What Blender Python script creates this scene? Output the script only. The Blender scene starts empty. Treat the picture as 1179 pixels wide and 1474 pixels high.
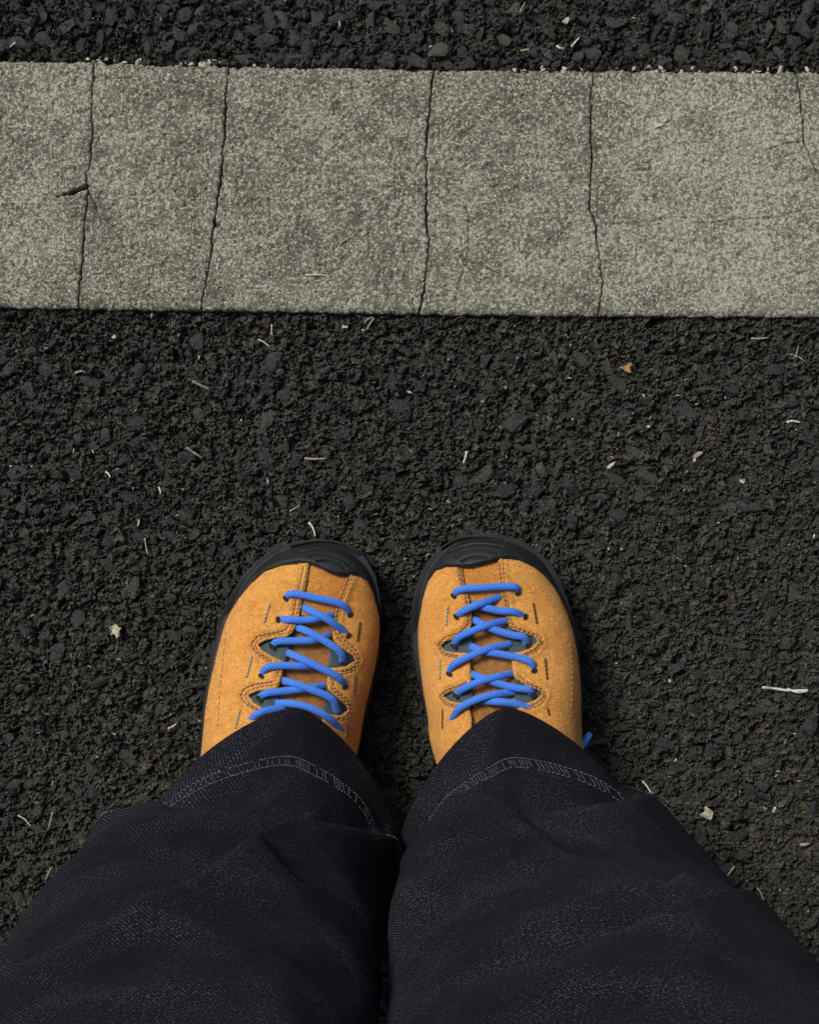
import bpy, bmesh, math, random
import numpy as np
from mathutils import Vector, geometry

R = math.radians
rng = np.random.default_rng(7)
random.seed(7)
scene = bpy.context.scene
col = scene.collection

# ------------------------------------------------------------------ camera
CAM_H, PITCH, FPX = 1.22, R(2.0), 2552.0
PW, PH = 1179.0, 1474.0
cam_d = bpy.data.cameras.new('camera')
cam = bpy.data.objects.new('camera', cam_d); col.objects.link(cam)
cam.location = (0, 0, CAM_H); cam.rotation_euler = (PITCH, 0, 0)
cam_d.sensor_fit = 'HORIZONTAL'; cam_d.sensor_width = 36.0
cam_d.lens = 36.0 * FPX / PW
cam_d.clip_start = 0.02; cam_d.clip_end = 2000
scene.camera = cam
# ------------------------------------------------------------------ sky, sun, exposure
SUN_EL, SUN_AZ = R(50), R(-48)        # azimuth measured from +Y (ahead) towards +X
world = bpy.data.worlds.new('World'); scene.world = world; world.use_nodes = True
wn = world.node_tree.nodes; wl = world.node_tree.links
sky = wn.new('ShaderNodeTexSky'); sky.sky_type = 'NISHITA'; sky.sun_disc = False
sky.sun_elevation = SUN_EL; sky.sun_rotation = SUN_AZ
sky.air_density = 0.7; sky.dust_density = 4.0; sky.ozone_density = 0.6
wl.new(sky.outputs[0], wn['Background'].inputs[0]); wn['Background'].inputs[1].default_value = 0.055
sd = bpy.data.lights.new('sun', 'SUN'); sd.energy = 1.5; sd.angle = R(20); sd.color = (1.0, .985, .90)
sun = bpy.data.objects.new('sun', sd); col.objects.link(sun)
sdir = Vector((math.cos(SUN_EL)*math.sin(SUN_AZ), math.cos(SUN_EL)*math.cos(SUN_AZ), math.sin(SUN_EL)))
sun.rotation_euler = sdir.to_track_quat('Z', 'Y').to_euler(); sun.location = (0, 0, 5)
vs = scene.view_settings
vs.view_transform = 'Standard'; vs.look = 'None'; vs.gamma = 1.0; vs.use_curve_mapping = False
vs.exposure = 0.95

# ------------------------------------------------------------------ helpers
SA, CA = math.sin(PITCH), math.cos(PITCH)
def unproj(px, py, z):
    px = np.asarray(px, float); py = np.asarray(py, float)
    a = (px - PW/2) / FPX; b = -(py - PH/2) / FPX
    dx, dy, dz = a, b*CA + SA, b*SA - CA
    t = (z - CAM_H) / dz
    return t*dx, t*dy
def proj(x, y, z):
    d = y*SA + (CAM_H - z)*CA
    return PW/2 + FPX*x/d, PH/2 - FPX*(y*CA + (z - CAM_H)*SA)/d

def link(o, parent=None):
    col.objects.link(o)
    if parent is not None: o.parent = parent
    return o
def tag(o, label=None, cat=None, group=None, kind=None):
    for k, v in (('label', label), ('category', cat), ('group', group), ('kind', kind)):
        if v: o[k] = v
    return o
def empty(name, loc):
    o = bpy.data.objects.new(name, None); o.empty_display_size = .02; o.location = loc
    return link(o)
def mesh_np(name, V, F, mat=None, smooth=True, off=(0, 0, 0), uv=None, attr=None):
    """V (n,3), F (m,3|4) arrays -> mesh data"""
    V = np.asarray(V, np.float64) - np.asarray(off); F = np.asarray(F, np.int32)
    me = bpy.data.meshes.new(name); k = F.shape[1]
    me.vertices.add(len(V)); me.vertices.foreach_set('co', V.astype(np.float32).ravel())
    me.loops.add(F.size); me.loops.foreach_set('vertex_index', F.ravel())
    me.polygons.add(len(F)); me.polygons.foreach_set('loop_start', np.arange(0, F.size, k, dtype=np.int32))
    me.polygons.foreach_set('use_smooth', np.full(len(F), smooth, bool))
    me.update(calc_edges=True)
    if uv is not None:
        l = me.uv_layers.new(name='UVMap'); l.data.foreach_set('uv', np.asarray(uv, np.float32)[F.ravel()].ravel())
    if attr:
        for an, av in attr.items():
            a = me.attributes.new(an, 'FLOAT', 'POINT'); a.data.foreach_set('value', np.asarray(av, np.float32))
    if mat: me.materials.append(mat)
    return me
def obj_np(name, V, F, mat, parent=None, **kw):
    off = tuple(parent.location) if parent is not None else (0, 0, 0)
    return link(bpy.data.objects.new(name, mesh_np(name, V, F, mat, off=off, **kw)), parent)

# ---- numpy noise
def _h(ix, iy, seed):
    h = (ix.astype(np.int64)*374761393 + iy.astype(np.int64)*668265263 + seed*1442695041) & 0xffffffff
    h = ((h ^ (h >> 13)) * 1274126177) & 0xffffffff
    h = ((h ^ (h >> 15)) * 2246822519) & 0xffffffff
    return ((h ^ (h >> 16)) & 0xffffff) / float(0x1000000)
def vnoise(x, y, seed=0):
    ix = np.floor(x); iy = np.floor(y); fx = x-ix; fy = y-iy
    fx = fx*fx*fx*(fx*(fx*6-15)+10); fy = fy*fy*fy*(fy*(fy*6-15)+10)
    a = _h(ix, iy, seed); b = _h(ix+1, iy, seed); c = _h(ix, iy+1, seed); d = _h(ix+1, iy+1, seed)
    return (a*(1-fx)+b*fx)*(1-fy) + (c*(1-fx)+d*fx)*fy
def fbm(x, y, seed=0, octv=4, gain=.5):
    s = 0; a = 1; t = 0
    for i in range(octv):
        s = s + a*vnoise(x*2**i + 17.3*i, y*2**i - 9.1*i, seed+i); t += a; a *= gain
    return s/t
def facets(x, y, seed, tilt):
    """flake heights: every Worley cell is a randomly tilted plate; returns height, edge distance, cell random"""
    ix = np.floor(x); iy = np.floor(y)
    f1 = np.full(x.shape, 9.); f2 = np.full(x.shape, 9.); hh = np.zeros(x.shape); rr = np.zeros(x.shape)
    for dx in (-1, 0, 1):
        for dy in (-1, 0, 1):
            cx = ix+dx; cy = iy+dy
            ox = cx + _h(cx, cy, seed); oy = cy + _h(cx, cy, seed+1)
            ax = x-ox; ay = y-oy; d = np.hypot(ax, ay)
            r = _h(cx, cy, seed+2)
            h = r + tilt*((_h(cx, cy, seed+3)-.5)*ax + (_h(cx, cy, seed+4)-.5)*ay)
            near = d < f1
            f2 = np.where(near, f1, np.minimum(f2, d))
            hh = np.where(near, h, hh); rr = np.where(near, r, rr); f1 = np.where(near, d, f1)
    return hh, f2-f1, rr
def smooth01(a, b, x):
    t = np.clip((x-a)/(b-a), 0, 1); return t*t*(3-2*t)
def catmull(P, n):
    P = np.asarray(P, float); Q = np.vstack([2*P[0]-P[1], P, 2*P[-1]-P[-2]])
    out = []; m = len(P)-1
    for t in np.linspace(0, m, n):
        i = min(int(t), m-1); f = t-i
        p0, p1, p2, p3 = Q[i:i+4]
        out.append(.5*((2*p1)+(-p0+p2)*f+(2*p0-5*p1+4*p2-p3)*f*f+(-p0+3*p1-3*p2+p3)*f**3))
    return np.array(out)
def resample(P, step, closed=False):
    P = np.asarray(P, float)
    if closed: P = np.vstack([P, P[:1]])
    s = np.concatenate([[0], np.cumsum(np.linalg.norm(np.diff(P, axis=0), axis=1))])
    n = max(2, int(round(s[-1]/step)))
    t = np.linspace(0, s[-1], n+1)
    Q = np.stack([np.interp(t, s, P[:, k]) for k in range(P.shape[1])], 1)
    return Q[:-1] if closed else Q
def smooth_closed(P, n=240, it=1):
    P = np.asarray(P, float); Q = np.vstack([P, P[:3]])
    C = catmull(np.vstack([P[-1:], P, P[:2]]), 14*(len(P)+3))
    # keep exactly one turn
    C = C[14:-14*1]
    k = len(P)
    pts = []
    for i in range(k):
        p0, p1, p2, p3 = P[i-1], P[i], P[(i+1) % k], P[(i+2) % k]
        for f in np.linspace(0, 1, 10, endpoint=False):
            pts.append(.5*((2*p1)+(-p0+p2)*f+(2*p0-5*p1+4*p2-p3)*f*f+(-p0+3*p1-3*p2+p3)*f**3))
    return np.array(pts)

# ------------------------------------------------------------------ node materials
class NT:
    def __init__(s, name):
        s.m = bpy.data.materials.new(name); s.m.use_nodes = True
        s.t = s.m.node_tree; s.b = s.t.nodes['Principled BSDF']
        s.co = None
    def n(s, typ, **kw):
        nd = s.t.nodes.new('ShaderNode'+typ)
        for k, v in kw.items(): setattr(nd, k, v)
        return nd
    def l(s, a, b): s.t.links.new(a, b)
    def coord(s, which='Object'):
        if s.co is None: s.co = s.n('TexCoord')
        return s.co.outputs[which]
    def noise(s, scale, detail=4, rough=.55, which='Object', vec=None, dist=0):
        nd = s.n('TexNoise'); nd.inputs['Scale'].default_value = scale
        nd.inputs['Detail'].default_value = detail; nd.inputs['Roughness'].default_value = rough
        nd.inputs['Distortion'].default_value = dist
        s.l(vec if vec is not None else s.coord(which), nd.inputs['Vector']); return nd.outputs['Fac']
    def ramp(s, fac, stops, interp='LINEAR'):
        nd = s.n('ValToRGB'); cr = nd.color_ramp; cr.interpolation = interp
        while len(cr.elements) < len(stops): cr.elements.new(.5)
        for e, (p, c) in zip(cr.elements, stops):
            e.position = p; e.color = (*c, 1) if len(c) == 3 else c
        s.l(fac, nd.inputs[0]); return nd.outputs[0]
    def mix(s, fac, a, b, blend='MIX'):
        nd = s.n('Mix', data_type='RGBA', blend_type=blend)
        for i, v in ((0, fac), (6, a), (7, b)):
            if isinstance(v, (int, float)): nd.inputs[i].default_value = v
            elif isinstance(v, tuple): nd.inputs[i].default_value = (*v, 1)
            else: s.l(v, nd.inputs[i])
        return nd.outputs[2]
    def math(s, op, a, b=0.):
        nd = s.n('Math', operation=op)
        for i, v in ((0, a), (1, b)):
            if isinstance(v, (int, float)): nd.inputs[i].default_value = v
            else: s.l(v, nd.inputs[i])
        return nd.outputs[0]
    def attr(s, name):
        nd = s.n('Attribute', attribute_name=name); return nd.outputs['Fac']
    def rand(s): return s.n('ObjectInfo').outputs['Random']
    def bump(s, h, dist, strength=1.0, prev=None):
        nd = s.n('Bump'); nd.inputs['Distance'].default_value = dist; nd.inputs['Strength'].default_value = strength
        s.l(h, nd.inputs['Height'])
        if prev is not None: s.l(prev, nd.inputs['Normal'])
        return nd.outputs['Normal']
    def out(s, colr, rough=.8, normal=None, spec=.3, **kw):
        b = s.b
        if isinstance(colr, tuple): b.inputs['Base Color'].default_value = (*colr, 1)
        else: s.l(colr, b.inputs['Base Color'])
        if isinstance(rough, (int, float)): b.inputs['Roughness'].default_value = rough
        else: s.l(rough, b.inputs['Roughness'])
        b.inputs['Specular IOR Level'].default_value = spec
        if normal is not None: s.l(normal, b.inputs['Normal'])
        for k, v in kw.items():
            i = b.inputs[k.replace('_', ' ')]
            if isinstance(v, tuple): i.default_value = (*v, 1) if len(v) == 3 else v
            else: i.default_value = v
        return s.m

def mat_mastic():
    t = NT('asphalt_mastic')
    big = t.noise(22, 3); mid = t.noise(150, 5, .65); fine = t.noise(760, 4, .75)
    c = t.ramp(mid, [(.34, (.0080, .0079, .0072)), (.5, (.030, .0290, .0238)), (.68, (.100, .095, .076))])
    c = t.mix(t.ramp(big, [(.5, (0, 0, 0)), (.72, (.4, .4, .4))]), c, (.046, .046, .038))
    c = t.mix(t.ramp(fine, [(.52, (0, 0, 0)), (.66, (.85, .85, .85))]), c, (.19, .187, .158))
    ex = t.attr('stain')
    c = t.mix(t.math('MULTIPLY', ex, t.ramp(mid, [(.42, (0, 0, 0)), (.62, (.7, .7, .7))])), c, (.10, .085, .05))
    nm = t.bump(t.noise(480, 6, .7), .0018, 1.0)
    nm = t.bump(t.noise(1500, 3, .6), .0007, .9, nm)
    return t.out(c, .62, nm, .25)
def mat_stone(name, per_object):
    t = NT(name)
    r = t.rand() if per_object else t.attr('tint')
    geo = t.n('NewGeometry').outputs['Position']
    fine = t.noise(560, 5, .7, vec=geo); big = t.noise(95, 4, vec=geo)
    c = t.ramp(r, [(0, (.0105, .012, .0132)), (.5, (.0185, .0207, .0215)), (.8, (.029, .0315, .032)),
                   (.95, (.040, .038, .033)), (1, (.075, .072, .062))])
    c = t.mix(t.ramp(fine, [(.5, (0, 0, 0)), (.72, (.7, .7, .7))]), c, (.095, .098, .096))
    c = t.mix(t.ramp(big, [(.47, (0, 0, 0)), (.66, (.85, .85, .85))]), c, (.048, .046, .039))
    nm = t.bump(t.noise(360, 6, .75, vec=geo), .0026, 1.0)
    return t.out(c, t.ramp(fine, [(.3, (.36,)*3), (.7, (.62,)*3)]), nm, .42)
def mat_concrete():
    t = NT('weathered_concrete')
    grain = t.noise(360, 4, .7); g2 = t.noise(720, 4, .75, dist=.6); mott = t.noise(36, 6, .68); pit = t.noise(380, 4, .7)
    pale = t.attr('wear')
    base = t.ramp(mott, [(.32, (.070, .067, .047)), (.5, (.115, .110, .081)), (.68, (.170, .164, .126))])
    thr = t.math('ADD', t.math('MULTIPLY', t.math('SUBTRACT', mott, .5), .16), t.math('SUBTRACT', t.math('ADD', t.math('MULTIPLY', grain, .5), t.math('MULTIPLY', g2, .5)), t.math('MULTIPLY', t.math('SUBTRACT', .5, pale), .045)))
    flecks = t.ramp(thr, [(.492, (0, 0, 0)), (.555, (1, 1, 1))])
    c = t.mix(flecks, base, t.ramp(g2, [(.4, (.28, .27, .205)), (.7, (.57, .555, .455))]))
    c = t.mix(t.ramp(pit, [(.38, (.95,)*3), (.45, (0, 0, 0))]), c, (.040, .037, .028))
    c = t.mix(t.math('MULTIPLY', pale, .13), c, (.52, .51, .43))
    c = t.mix(t.attr('joint_dark'), c, (.05, .05, .034))  # darker tone along cracks, hairlines and slab borders
    nm = t.bump(g2, .0012, 1.0); nm = t.bump(t.noise(420, 5, .65), .0013, .8, nm)
    return t.out(c, .92, nm, .2)
def mat_suede(name, c0, c1, c2, nap=False):
    t = NT(name)
    big = t.noise(26, 5, .65); mid = t.noise(170, 4, .65); fib = t.noise(430, 5, .78, dist=1.4); fl = t.noise(820, 4, .75)
    c = t.ramp(big, [(.3, c0), (.52, c1), (.72, c2)])
    c = t.mix(t.ramp(mid, [(.35, (.5,)*3), (.52, (0, 0, 0))]), c, tuple(v*.75 for v in c0))
    if nap:
        c = t.mix(t.ramp(fl, [(.4, (0, 0, 0)), (.7, (.6,)*3)]), c, tuple(min(1, v*1.25+.02) for v in c2))
        return t.out(c, .95, None, .05, Sheen_Weight=.3, Sheen_Roughness=.5, Sheen_Tint=(1, .78, .5))
    c = t.mix(t.ramp(fib, [(.36, (.6,)*3), (.54, (0, 0, 0))]), c, tuple(v*.55 for v in c0))
    c = t.mix(t.ramp(fl, [(.52, (0, 0, 0)), (.70, (.7,)*3)]), c, tuple(min(1, v*1.35+.04) for v in c2))
    nm = t.bump(fib, .0018, 1.0); nm = t.bump(fl, .0008, .8, nm)
    return t.out(c, .95, nm, .1, Sheen_Weight=.35, Sheen_Roughness=.45, Sheen_Tint=(1, .78, .5))
def mat_rubber():
    t = NT('black_rubber')
    d = t.noise(60, 4); f = t.noise(1400, 2)
    c = t.ramp(d, [(.35, (.0075, .0088, .010)), (.7, (.015, .0168, .0185))])
    return t.out(c, .58, t.bump(f, .0002, .5), .3)
def mat_lace():
    t = NT('blue_cord')
    mp = t.n('Mapping'); t.l(t.coord('UV'), mp.inputs[0])
    mp.inputs['Scale'].default_value = (1, 1, 1)
    w = []
    for rot in (.62, -.62):
        m2 = t.n('Mapping'); m2.inputs['Rotation'].default_value = (0, 0, rot); t.l(t.coord('UV'), m2.inputs[0])
        wv = t.n('TexWave'); wv.inputs['Scale'].default_value = 190; wv.inputs['Distortion'].default_value = .6
        t.l(m2.outputs[0], wv.inputs[0]); w.append(wv.outputs['Fac'])
    h = t.math('MULTIPLY', w[0], w[1])
    c = t.ramp(h, [(0, (.026, .120, .52)), (.5, (.055, .225, .78))])
    c = t.mix(t.ramp(t.noise(900, 3), [(.5, (0, 0, 0)), (.8, (.5,)*3)]), c, (.10, .26, .85))
    return t.out(c, .72, t.bump(h, .0003, .7), .3, Sheen_Weight=.15)
def mat_denim():
    t = NT('dark_denim')
    uv = t.coord('UV')
    def mapped(rot, sc):
        m1 = t.n('Mapping'); m1.inputs['Rotation'].default_value = (0, 0, rot); t.l(uv, m1.inputs[0])
        m2 = t.n('Mapping'); m2.inputs['Scale'].default_value = sc; t.l(m1.outputs[0], m2.inputs[0]); return m2.outputs[0]
    dash = t.noise(1, 2, .5, vec=mapped(R(28), (1350, 650, 1)), dist=.15)      # short slanting weft flecks
    spk = t.noise(1, 2, .6, vec=mapped(R(28), (1500, 900, 1)))
    wv = t.n('TexWave'); wv.inputs['Scale'].default_value = 1; wv.inputs['Distortion'].default_value = 1.5; wv.inputs['Detail'].default_value = 2
    t.l(mapped(R(28), (230, 1, 1)), wv.inputs[0]); tw = wv.outputs['Fac']
    patch = t.noise(13, 5, .65, 'UV'); tone = t.noise(8, 3, .55, 'UV')
    base = t.ramp(tone, [(.35, (.0048, .0043, .0064)), (.7, (.0066, .0064, .0120))])
    base = t.mix(t.math('MULTIPLY', tw, .30), base, (.0098, .0092, .0140))
    worn = t.ramp(patch, [(.40, (.06,)*3), (.62, (1, 1, 1))])
    f = t.math('ADD', t.math('MULTIPLY', dash, .55), t.math('ADD', t.math('MULTIPLY', spk, .35), t.math('MULTIPLY', tw, .10)))
    fle = t.math('MULTIPLY', t.ramp(f, [(.535, (0, 0, 0)), (.66, (1, 1, 1))]), worn)
    c = t.mix(fle, base, (.10, .098, .115))
    nm = t.bump(t.math('ADD', tw, dash), .0005, .6); nm = t.bump(spk, .0004, .5, nm)
    return t.out(c, .92, nm, .05, Sheen_Weight=.02, Sheen_Tint=(.7, .7, .9))
def mat_plain(name, c0, c1, rough=.85, scale=300, bump=.0004, spec=.25):
    t = NT(name); n = t.noise(scale, 4, .6)
    return t.out(t.ramp(n, [(.3, c0), (.7, c1)]), rough, t.bump(n, bump, .7), spec)

M = dict(mastic=mat_mastic(), stone=mat_stone('bitumen_stone', True), agg=mat_stone('bitumen_aggregate', False),
    conc=mat_concrete(), nap=mat_suede('suede_nap', (.70, .275, .048), (.82, .362, .074), (.90, .455, .11), True), rubber=mat_rubber(), lace=mat_lace(), denim=mat_denim(),
    suede=mat_suede('orange_suede', (.70, .275, .048), (.82, .362, .074), (.90, .455, .11)),
    suede_panel=mat_suede('deep_orange_suede', (.56, .205, .034), (.68, .275, .05), (.76, .33, .07)),
    tongue=mat_suede('brown_tongue_suede', (.28, .115, .03), (.40, .175, .048), (.50, .23, .07)),
    hole=mat_plain('eyelet_hole_shade', (.006, .004, .003), (.03, .016, .008), .9, 900),  # near-black colour standing in for the shade inside the lace holes
    web=mat_plain('teal_webbing', (.028, .050, .060), (.055, .085, .095), .8, 700),
    thread_tan=mat_plain('tan_thread', (.20, .085, .026), (.52, .29, .13), .85, 900),
    thread_dark=mat_plain('dark_thread', (.05, .030, .018), (.13, .085, .05), .85, 900),
    thread_grey=mat_plain('grey_thread', (.24, .21, .17), (.42, .38, .30), .85, 900),
    thread_white=mat_plain('white_thread', (.035, .035, .042), (.17, .17, .195), .85, 900),
    straw=mat_plain('dry_straw', (.22, .19, .12), (.42, .38, .27), .7, 500),
    bleached=mat_plain('bleached_straw', (.40, .39, .33), (.62, .61, .54), .7, 500),
    twig=mat_plain('brown_twig', (.11, .085, .055), (.22, .18, .12), .8, 500),
    leaf_brown=mat_plain('brown_leaf', (.20, .095, .040), (.33, .17, .075), .7, 400),
    leaf_pale=mat_plain('pale_leaf', (.20, .20, .12), (.42, .41, .29), .7, 400),
    chip=mat_plain('pale_chip', (.28, .27, .22), (.52, .50, .43), .8, 500),
    chip_pink=mat_plain('pink_chip', (.20, .165, .13), (.38, .33, .28), .8, 500),
    grit=mat_plain('pale_grit', (.10, .09, .06), (.50, .48, .41), .8, 60))

# ------------------------------------------------------------------ ground: the concrete strip's edges (traced), asphalt patches
ZS = 0.004                                   # top of the concrete strip
far_pts = np.array(unproj([-700, 0, 160, 328, 640, 860, 1179, 1900], [79, 88, 91, 96, 101, 102, 104, 113], ZS)).T
near_pts = np.array(unproj([-700, 0, 200, 400, 640, 860, 1179, 1900], [437, 443, 446, 449, 453, 455, 457, 465], ZS)).T
def far_y(x): return np.interp(x, far_pts[:, 0], far_pts[:, 1])
def near_y(x): return np.interp(x, near_pts[:, 0], near_pts[:, 1])

gs = 60.0
ground = obj_np('ground', [(-gs*5, -gs*5, -.03), (gs*5, -gs*5, -.03), (gs*5, gs*5, -.03), (-gs*5, gs*5, -.03)], [(0, 1, 2, 3)], M['mastic'], smooth=False)
tag(ground, kind='structure')

def axis(lo, hi, core_lo, core_hi, step, grow=1.09, mx=.03):
    c = list(np.arange(core_lo, core_hi+step/2, step))
    s = step; a = []
    x = core_lo
    while x > lo: s = min(s*grow, mx); x -= s; a.append(x)
    s = step; b = []; x = core_hi
    while x < hi: s = min(s*grow, mx); x += s; b.append(x)
    return np.array(a[::-1] + c + b)

def mastic_height(X, Y, far):
    s = 31 if far else 3
    wx = X + .0022*(fbm(X*260, Y*260, s+40, 2)-.5)*2; wy = Y + .0022*(fbm(X*260, Y*260, s+50, 2)-.5)*2
    h1, e1, r1 = facets(wx/.0078, wy/.0064, s+1, 1.9)
    h2, e2, r2 = facets(wx/.0042, wy/.0031, s+11, 2.2)
    h3, e3, r3 = facets(wx/.0024, wy/.0018, s+21, 2.0)
    z = .0033*(h1-.5) + .0023*(h2-.5) + .0025*(h3-.5)
    z -= .0017*(1-smooth01(0, .18, e1)) + .0004*(1-smooth01(0, .2, e2))
    z += .0022*(fbm(X*620, Y*620, s+60, 2)-.5)
    z += .0030*(fbm(X*28, Y*28, s+70, 3)-.5)
    hole = smooth01(.60, .78, fbm(X*75, Y*75, s+80, 3))
    z -= .004*hole
    if far: z = z*1.2 - .0022
    return z - .0005

STAINS = [(1010, 600, 60), (890, 640, 45), (245, 590, 35), (700, 560, 30), (1150, 1210, 45), (60, 1290, 40),
          (350, 735, 30), (1075, 760, 35), (860, 540, 30), (930, 1010, 30), (540, 535, 22), (120, 545, 25)]
def build_asphalt(name, far):
    step = .00092
    xs = axis(-1.25, 1.25, -.315, .315, step)
    ye_n, ye_f = near_y(0), far_y(0)
    if far:
        t = axis(0, 1.0, 0, .065, step)
        t = t[t >= 0]
        X, T = np.meshgrid(xs, t); Y = far_y(X) - .004 + T
    else:
        t = axis(0, 1.3, 0, .48, step); t = t[t >= 0]
        X, T = np.meshgrid(xs, t); Y = near_y(X) + .004 - T
    Z = mastic_height(X, Y, far)
    core = np.maximum(smooth01(.32, .40, np.abs(X)), smooth01(.07, .12, T) if far else smooth01(.49, .56, T))   # beyond the fine mesh the material carries the relief
    Z = Z*(1-.8*core)
    Z -= .0025*np.exp(-(T/.006)**2)                       # worn hollow along the concrete
    rim = np.maximum(np.abs(X)-1.1, T-(.85 if far else 1.15)); Z -= .028*smooth01(0, .12, rim)
    st = np.zeros_like(X)
    for px, py, r in STAINS:
        cx, cy = unproj(px, py, 0); st = np.maximum(st, np.exp(-((X-cx)**2+(Y-cy)**2)/(r*.00048)**2*1.4))
    st = np.maximum(st, .55*smooth01(.6, .8, fbm(X*30, Y*30, 91, 3)))
    ny, nx = X.shape
    idx = np.arange(nx*ny).reshape(ny, nx)
    a, b, c, d = idx[:-1, :-1].ravel(), idx[:-1, 1:].ravel(), idx[1:, 1:].ravel(), idx[1:, :-1].ravel()
    F = np.stack([a, b, c, d] if far else [a, d, c, b], 1)
    o = obj_np(name, np.stack([X.ravel(), Y.ravel(), Z.ravel()], 1), F, M['mastic'], smooth=False, attr={'stain': st.ravel()})
    tag(o, kind='structure')
    return o
asphalt_near = build_asphalt('asphalt_near', False)
asphalt_far = build_asphalt('asphalt_far', True)
def ground_z(x, y):
    x = np.asarray(x, float); y = np.asarray(y, float)
    return mastic_height(x, y, False)

# ---- crushed stone in the asphalt
def stone_mesh(seed, n=15, hi=False):
    r = np.random.default_rng(seed)
    P = r.normal(size=(n, 3)); P /= np.linalg.norm(P, axis=1)[:, None]; P *= r.uniform(.72, 1.1, (n, 1))
    P[:, 0] *= r.uniform(.95, 1.5); P[:, 1] *= r.uniform(.65, 1.0); P[:, 2] *= r.uniform(.5, .75)
    P[:, 2] = np.minimum(P[:, 2], .46)
    bm = bmesh.new()
    for p in P: bm.verts.new(p)
    bmesh.ops.convex_hull(bm, input=bm.verts)
    bmesh.ops.delete(bm, geom=[v for v in bm.verts if not v.link_faces], context='VERTS')
    bmesh.ops.triangulate(bm, faces=bm.faces)
    if hi:
        bmesh.ops.subdivide_edges(bm, edges=bm.edges, cuts=2, use_grid_fill=True)
        for _ in range(1): bmesh.ops.smooth_vert(bm, verts=bm.verts, factor=.42, use_axis_x=True, use_axis_y=True, use_axis_z=True)
        bmesh.ops.triangulate(bm, faces=bm.faces)
        bm.normal_update()
        V = np.array([v.co[:] for v in bm.verts]); N = np.array([v.normal[:] for v in bm.verts])
        d = .22*(fbm(V[:, 0]*2.2+seed, V[:, 1]*2.2+V[:, 2]*1.7, seed, 3)-.5)*2 + .10*(r.random(len(V))-.5)
        V = V*1.08 + N*d[:, None]
    else:
        V = np.array([v.co[:] for v in bm.verts])
    bm.verts.index_update()
    F = np.array([[v.index for v in f.verts] for f in bm.faces])
    bm.free()
    return V, F
SHAPES = [stone_mesh(100+i, 11+i % 5) for i in range(18)]
SHAPES_HI = [stone_mesh(100+i, 11+i % 5, True) for i in range(18)]
stone_me = [mesh_np('stone', V, F, M['stone'], smooth=False) for V, F in SHAPES_HI]

def scatter(x0, x1, y0, y1, radii, inside, cell=.02, prev=None):
    grid = {} if prev is None else prev; out = []
    for r in radii:
        for _ in range(14):
            x = random.uniform(x0, x1); y = random.uniform(y0, y1)
            if not inside(x, y, r): continue
            ci, cj = int(math.floor(x/cell)), int(math.floor(y/cell)); ok = True
            for i in (ci-1, ci, ci+1):
                for j in (cj-1, cj, cj+1):
                    for (qx, qy, qr) in grid.get((i, j), ()):
                        if (qx-x)**2+(qy-y)**2 < (.80*(qr+r))**2: ok = False; break
                    if not ok: break
                if not ok: break
            if ok:
                grid.setdefault((ci, cj), []).append((x, y, r)); out.append((x, y, r)); break
    return out
def in_near(x, y, r): return y + r*.8 < near_y(x) - .0005
def in_far(x, y, r): return y - r*.85 > far_y(x) + .0002
def rad(n, lo, hi, p=2.): return sorted((lo + (hi-lo)*random.random()**p for _ in range(n)), reverse=True)
big_xy = unproj(856, 874, .0)
g_near = {}
near_st = [(float(big_xy[0]), float(big_xy[1]), .0095)]
g_near[(int(math.floor(big_xy[0]/.02)), int(math.floor(big_xy[1]/.02)))] = [near_st[0]]
near_st += scatter(-.34, .34, -.36, .16, rad(3400, .0018, .0088, 2.6), in_near, prev=g_near)
near_st += scatter(-1.1, 1.1, -1.0, .16, rad(2600, .003, .0095, 2.2), in_near, prev=g_near)
far_st = scatter(-.34, .34, .26, .40, rad(6500, .0013, .0082, 2.3), in_far)
far_st += scatter(-1.1, 1.1, .26, 1.0, rad(3600, .0025, .0085, 1.9), in_far)
items = []
for far, lst in ((False, near_st), (True, far_st)):
    A = np.array(lst)
    z = mastic_height(A[:, 0], A[:, 1], far)
    px, py = proj(A[:, 0], A[:, 1], 0*z)
    if far: up = rng.uniform(-.25, .16, len(A))*A[:, 2]
    else: up = rng.uniform(-.32, -.02, len(A))*A[:, 2]
    base = (-.0040 if far else -.0006) + .35*(z - z.mean())
    for k in range(len(A)):
        vis = -8 < px[k] < PW+8 and -8 < py[k] < PH+8
        items.append([far, A[k, 0], A[k, 1], float(base[k]+up[k]), A[k, 2], vis, random.randrange(len(SHAPES)),
                      random.uniform(0, 6.283), random.gauss(0, .22 if far else .12), random.gauss(0, .22 if far else .12)])
def hidden_px(x, y):                          # under the shoes or the jeans: not worth single objects
    px, py = proj(x, y, 0)
    return py > 760 and (300 < px < 560 or 600 < px < 845) or (py > 1110 and 130 < px < 980) or (py > 1300 and 30 < px < 1100)
vis_i = sorted((i for i, t in enumerate(items) if t[5] and not hidden_px(t[1], t[2])), key=lambda i: -items[i][4])
single = set(vis_i[:298])
from mathutils import Euler
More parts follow.
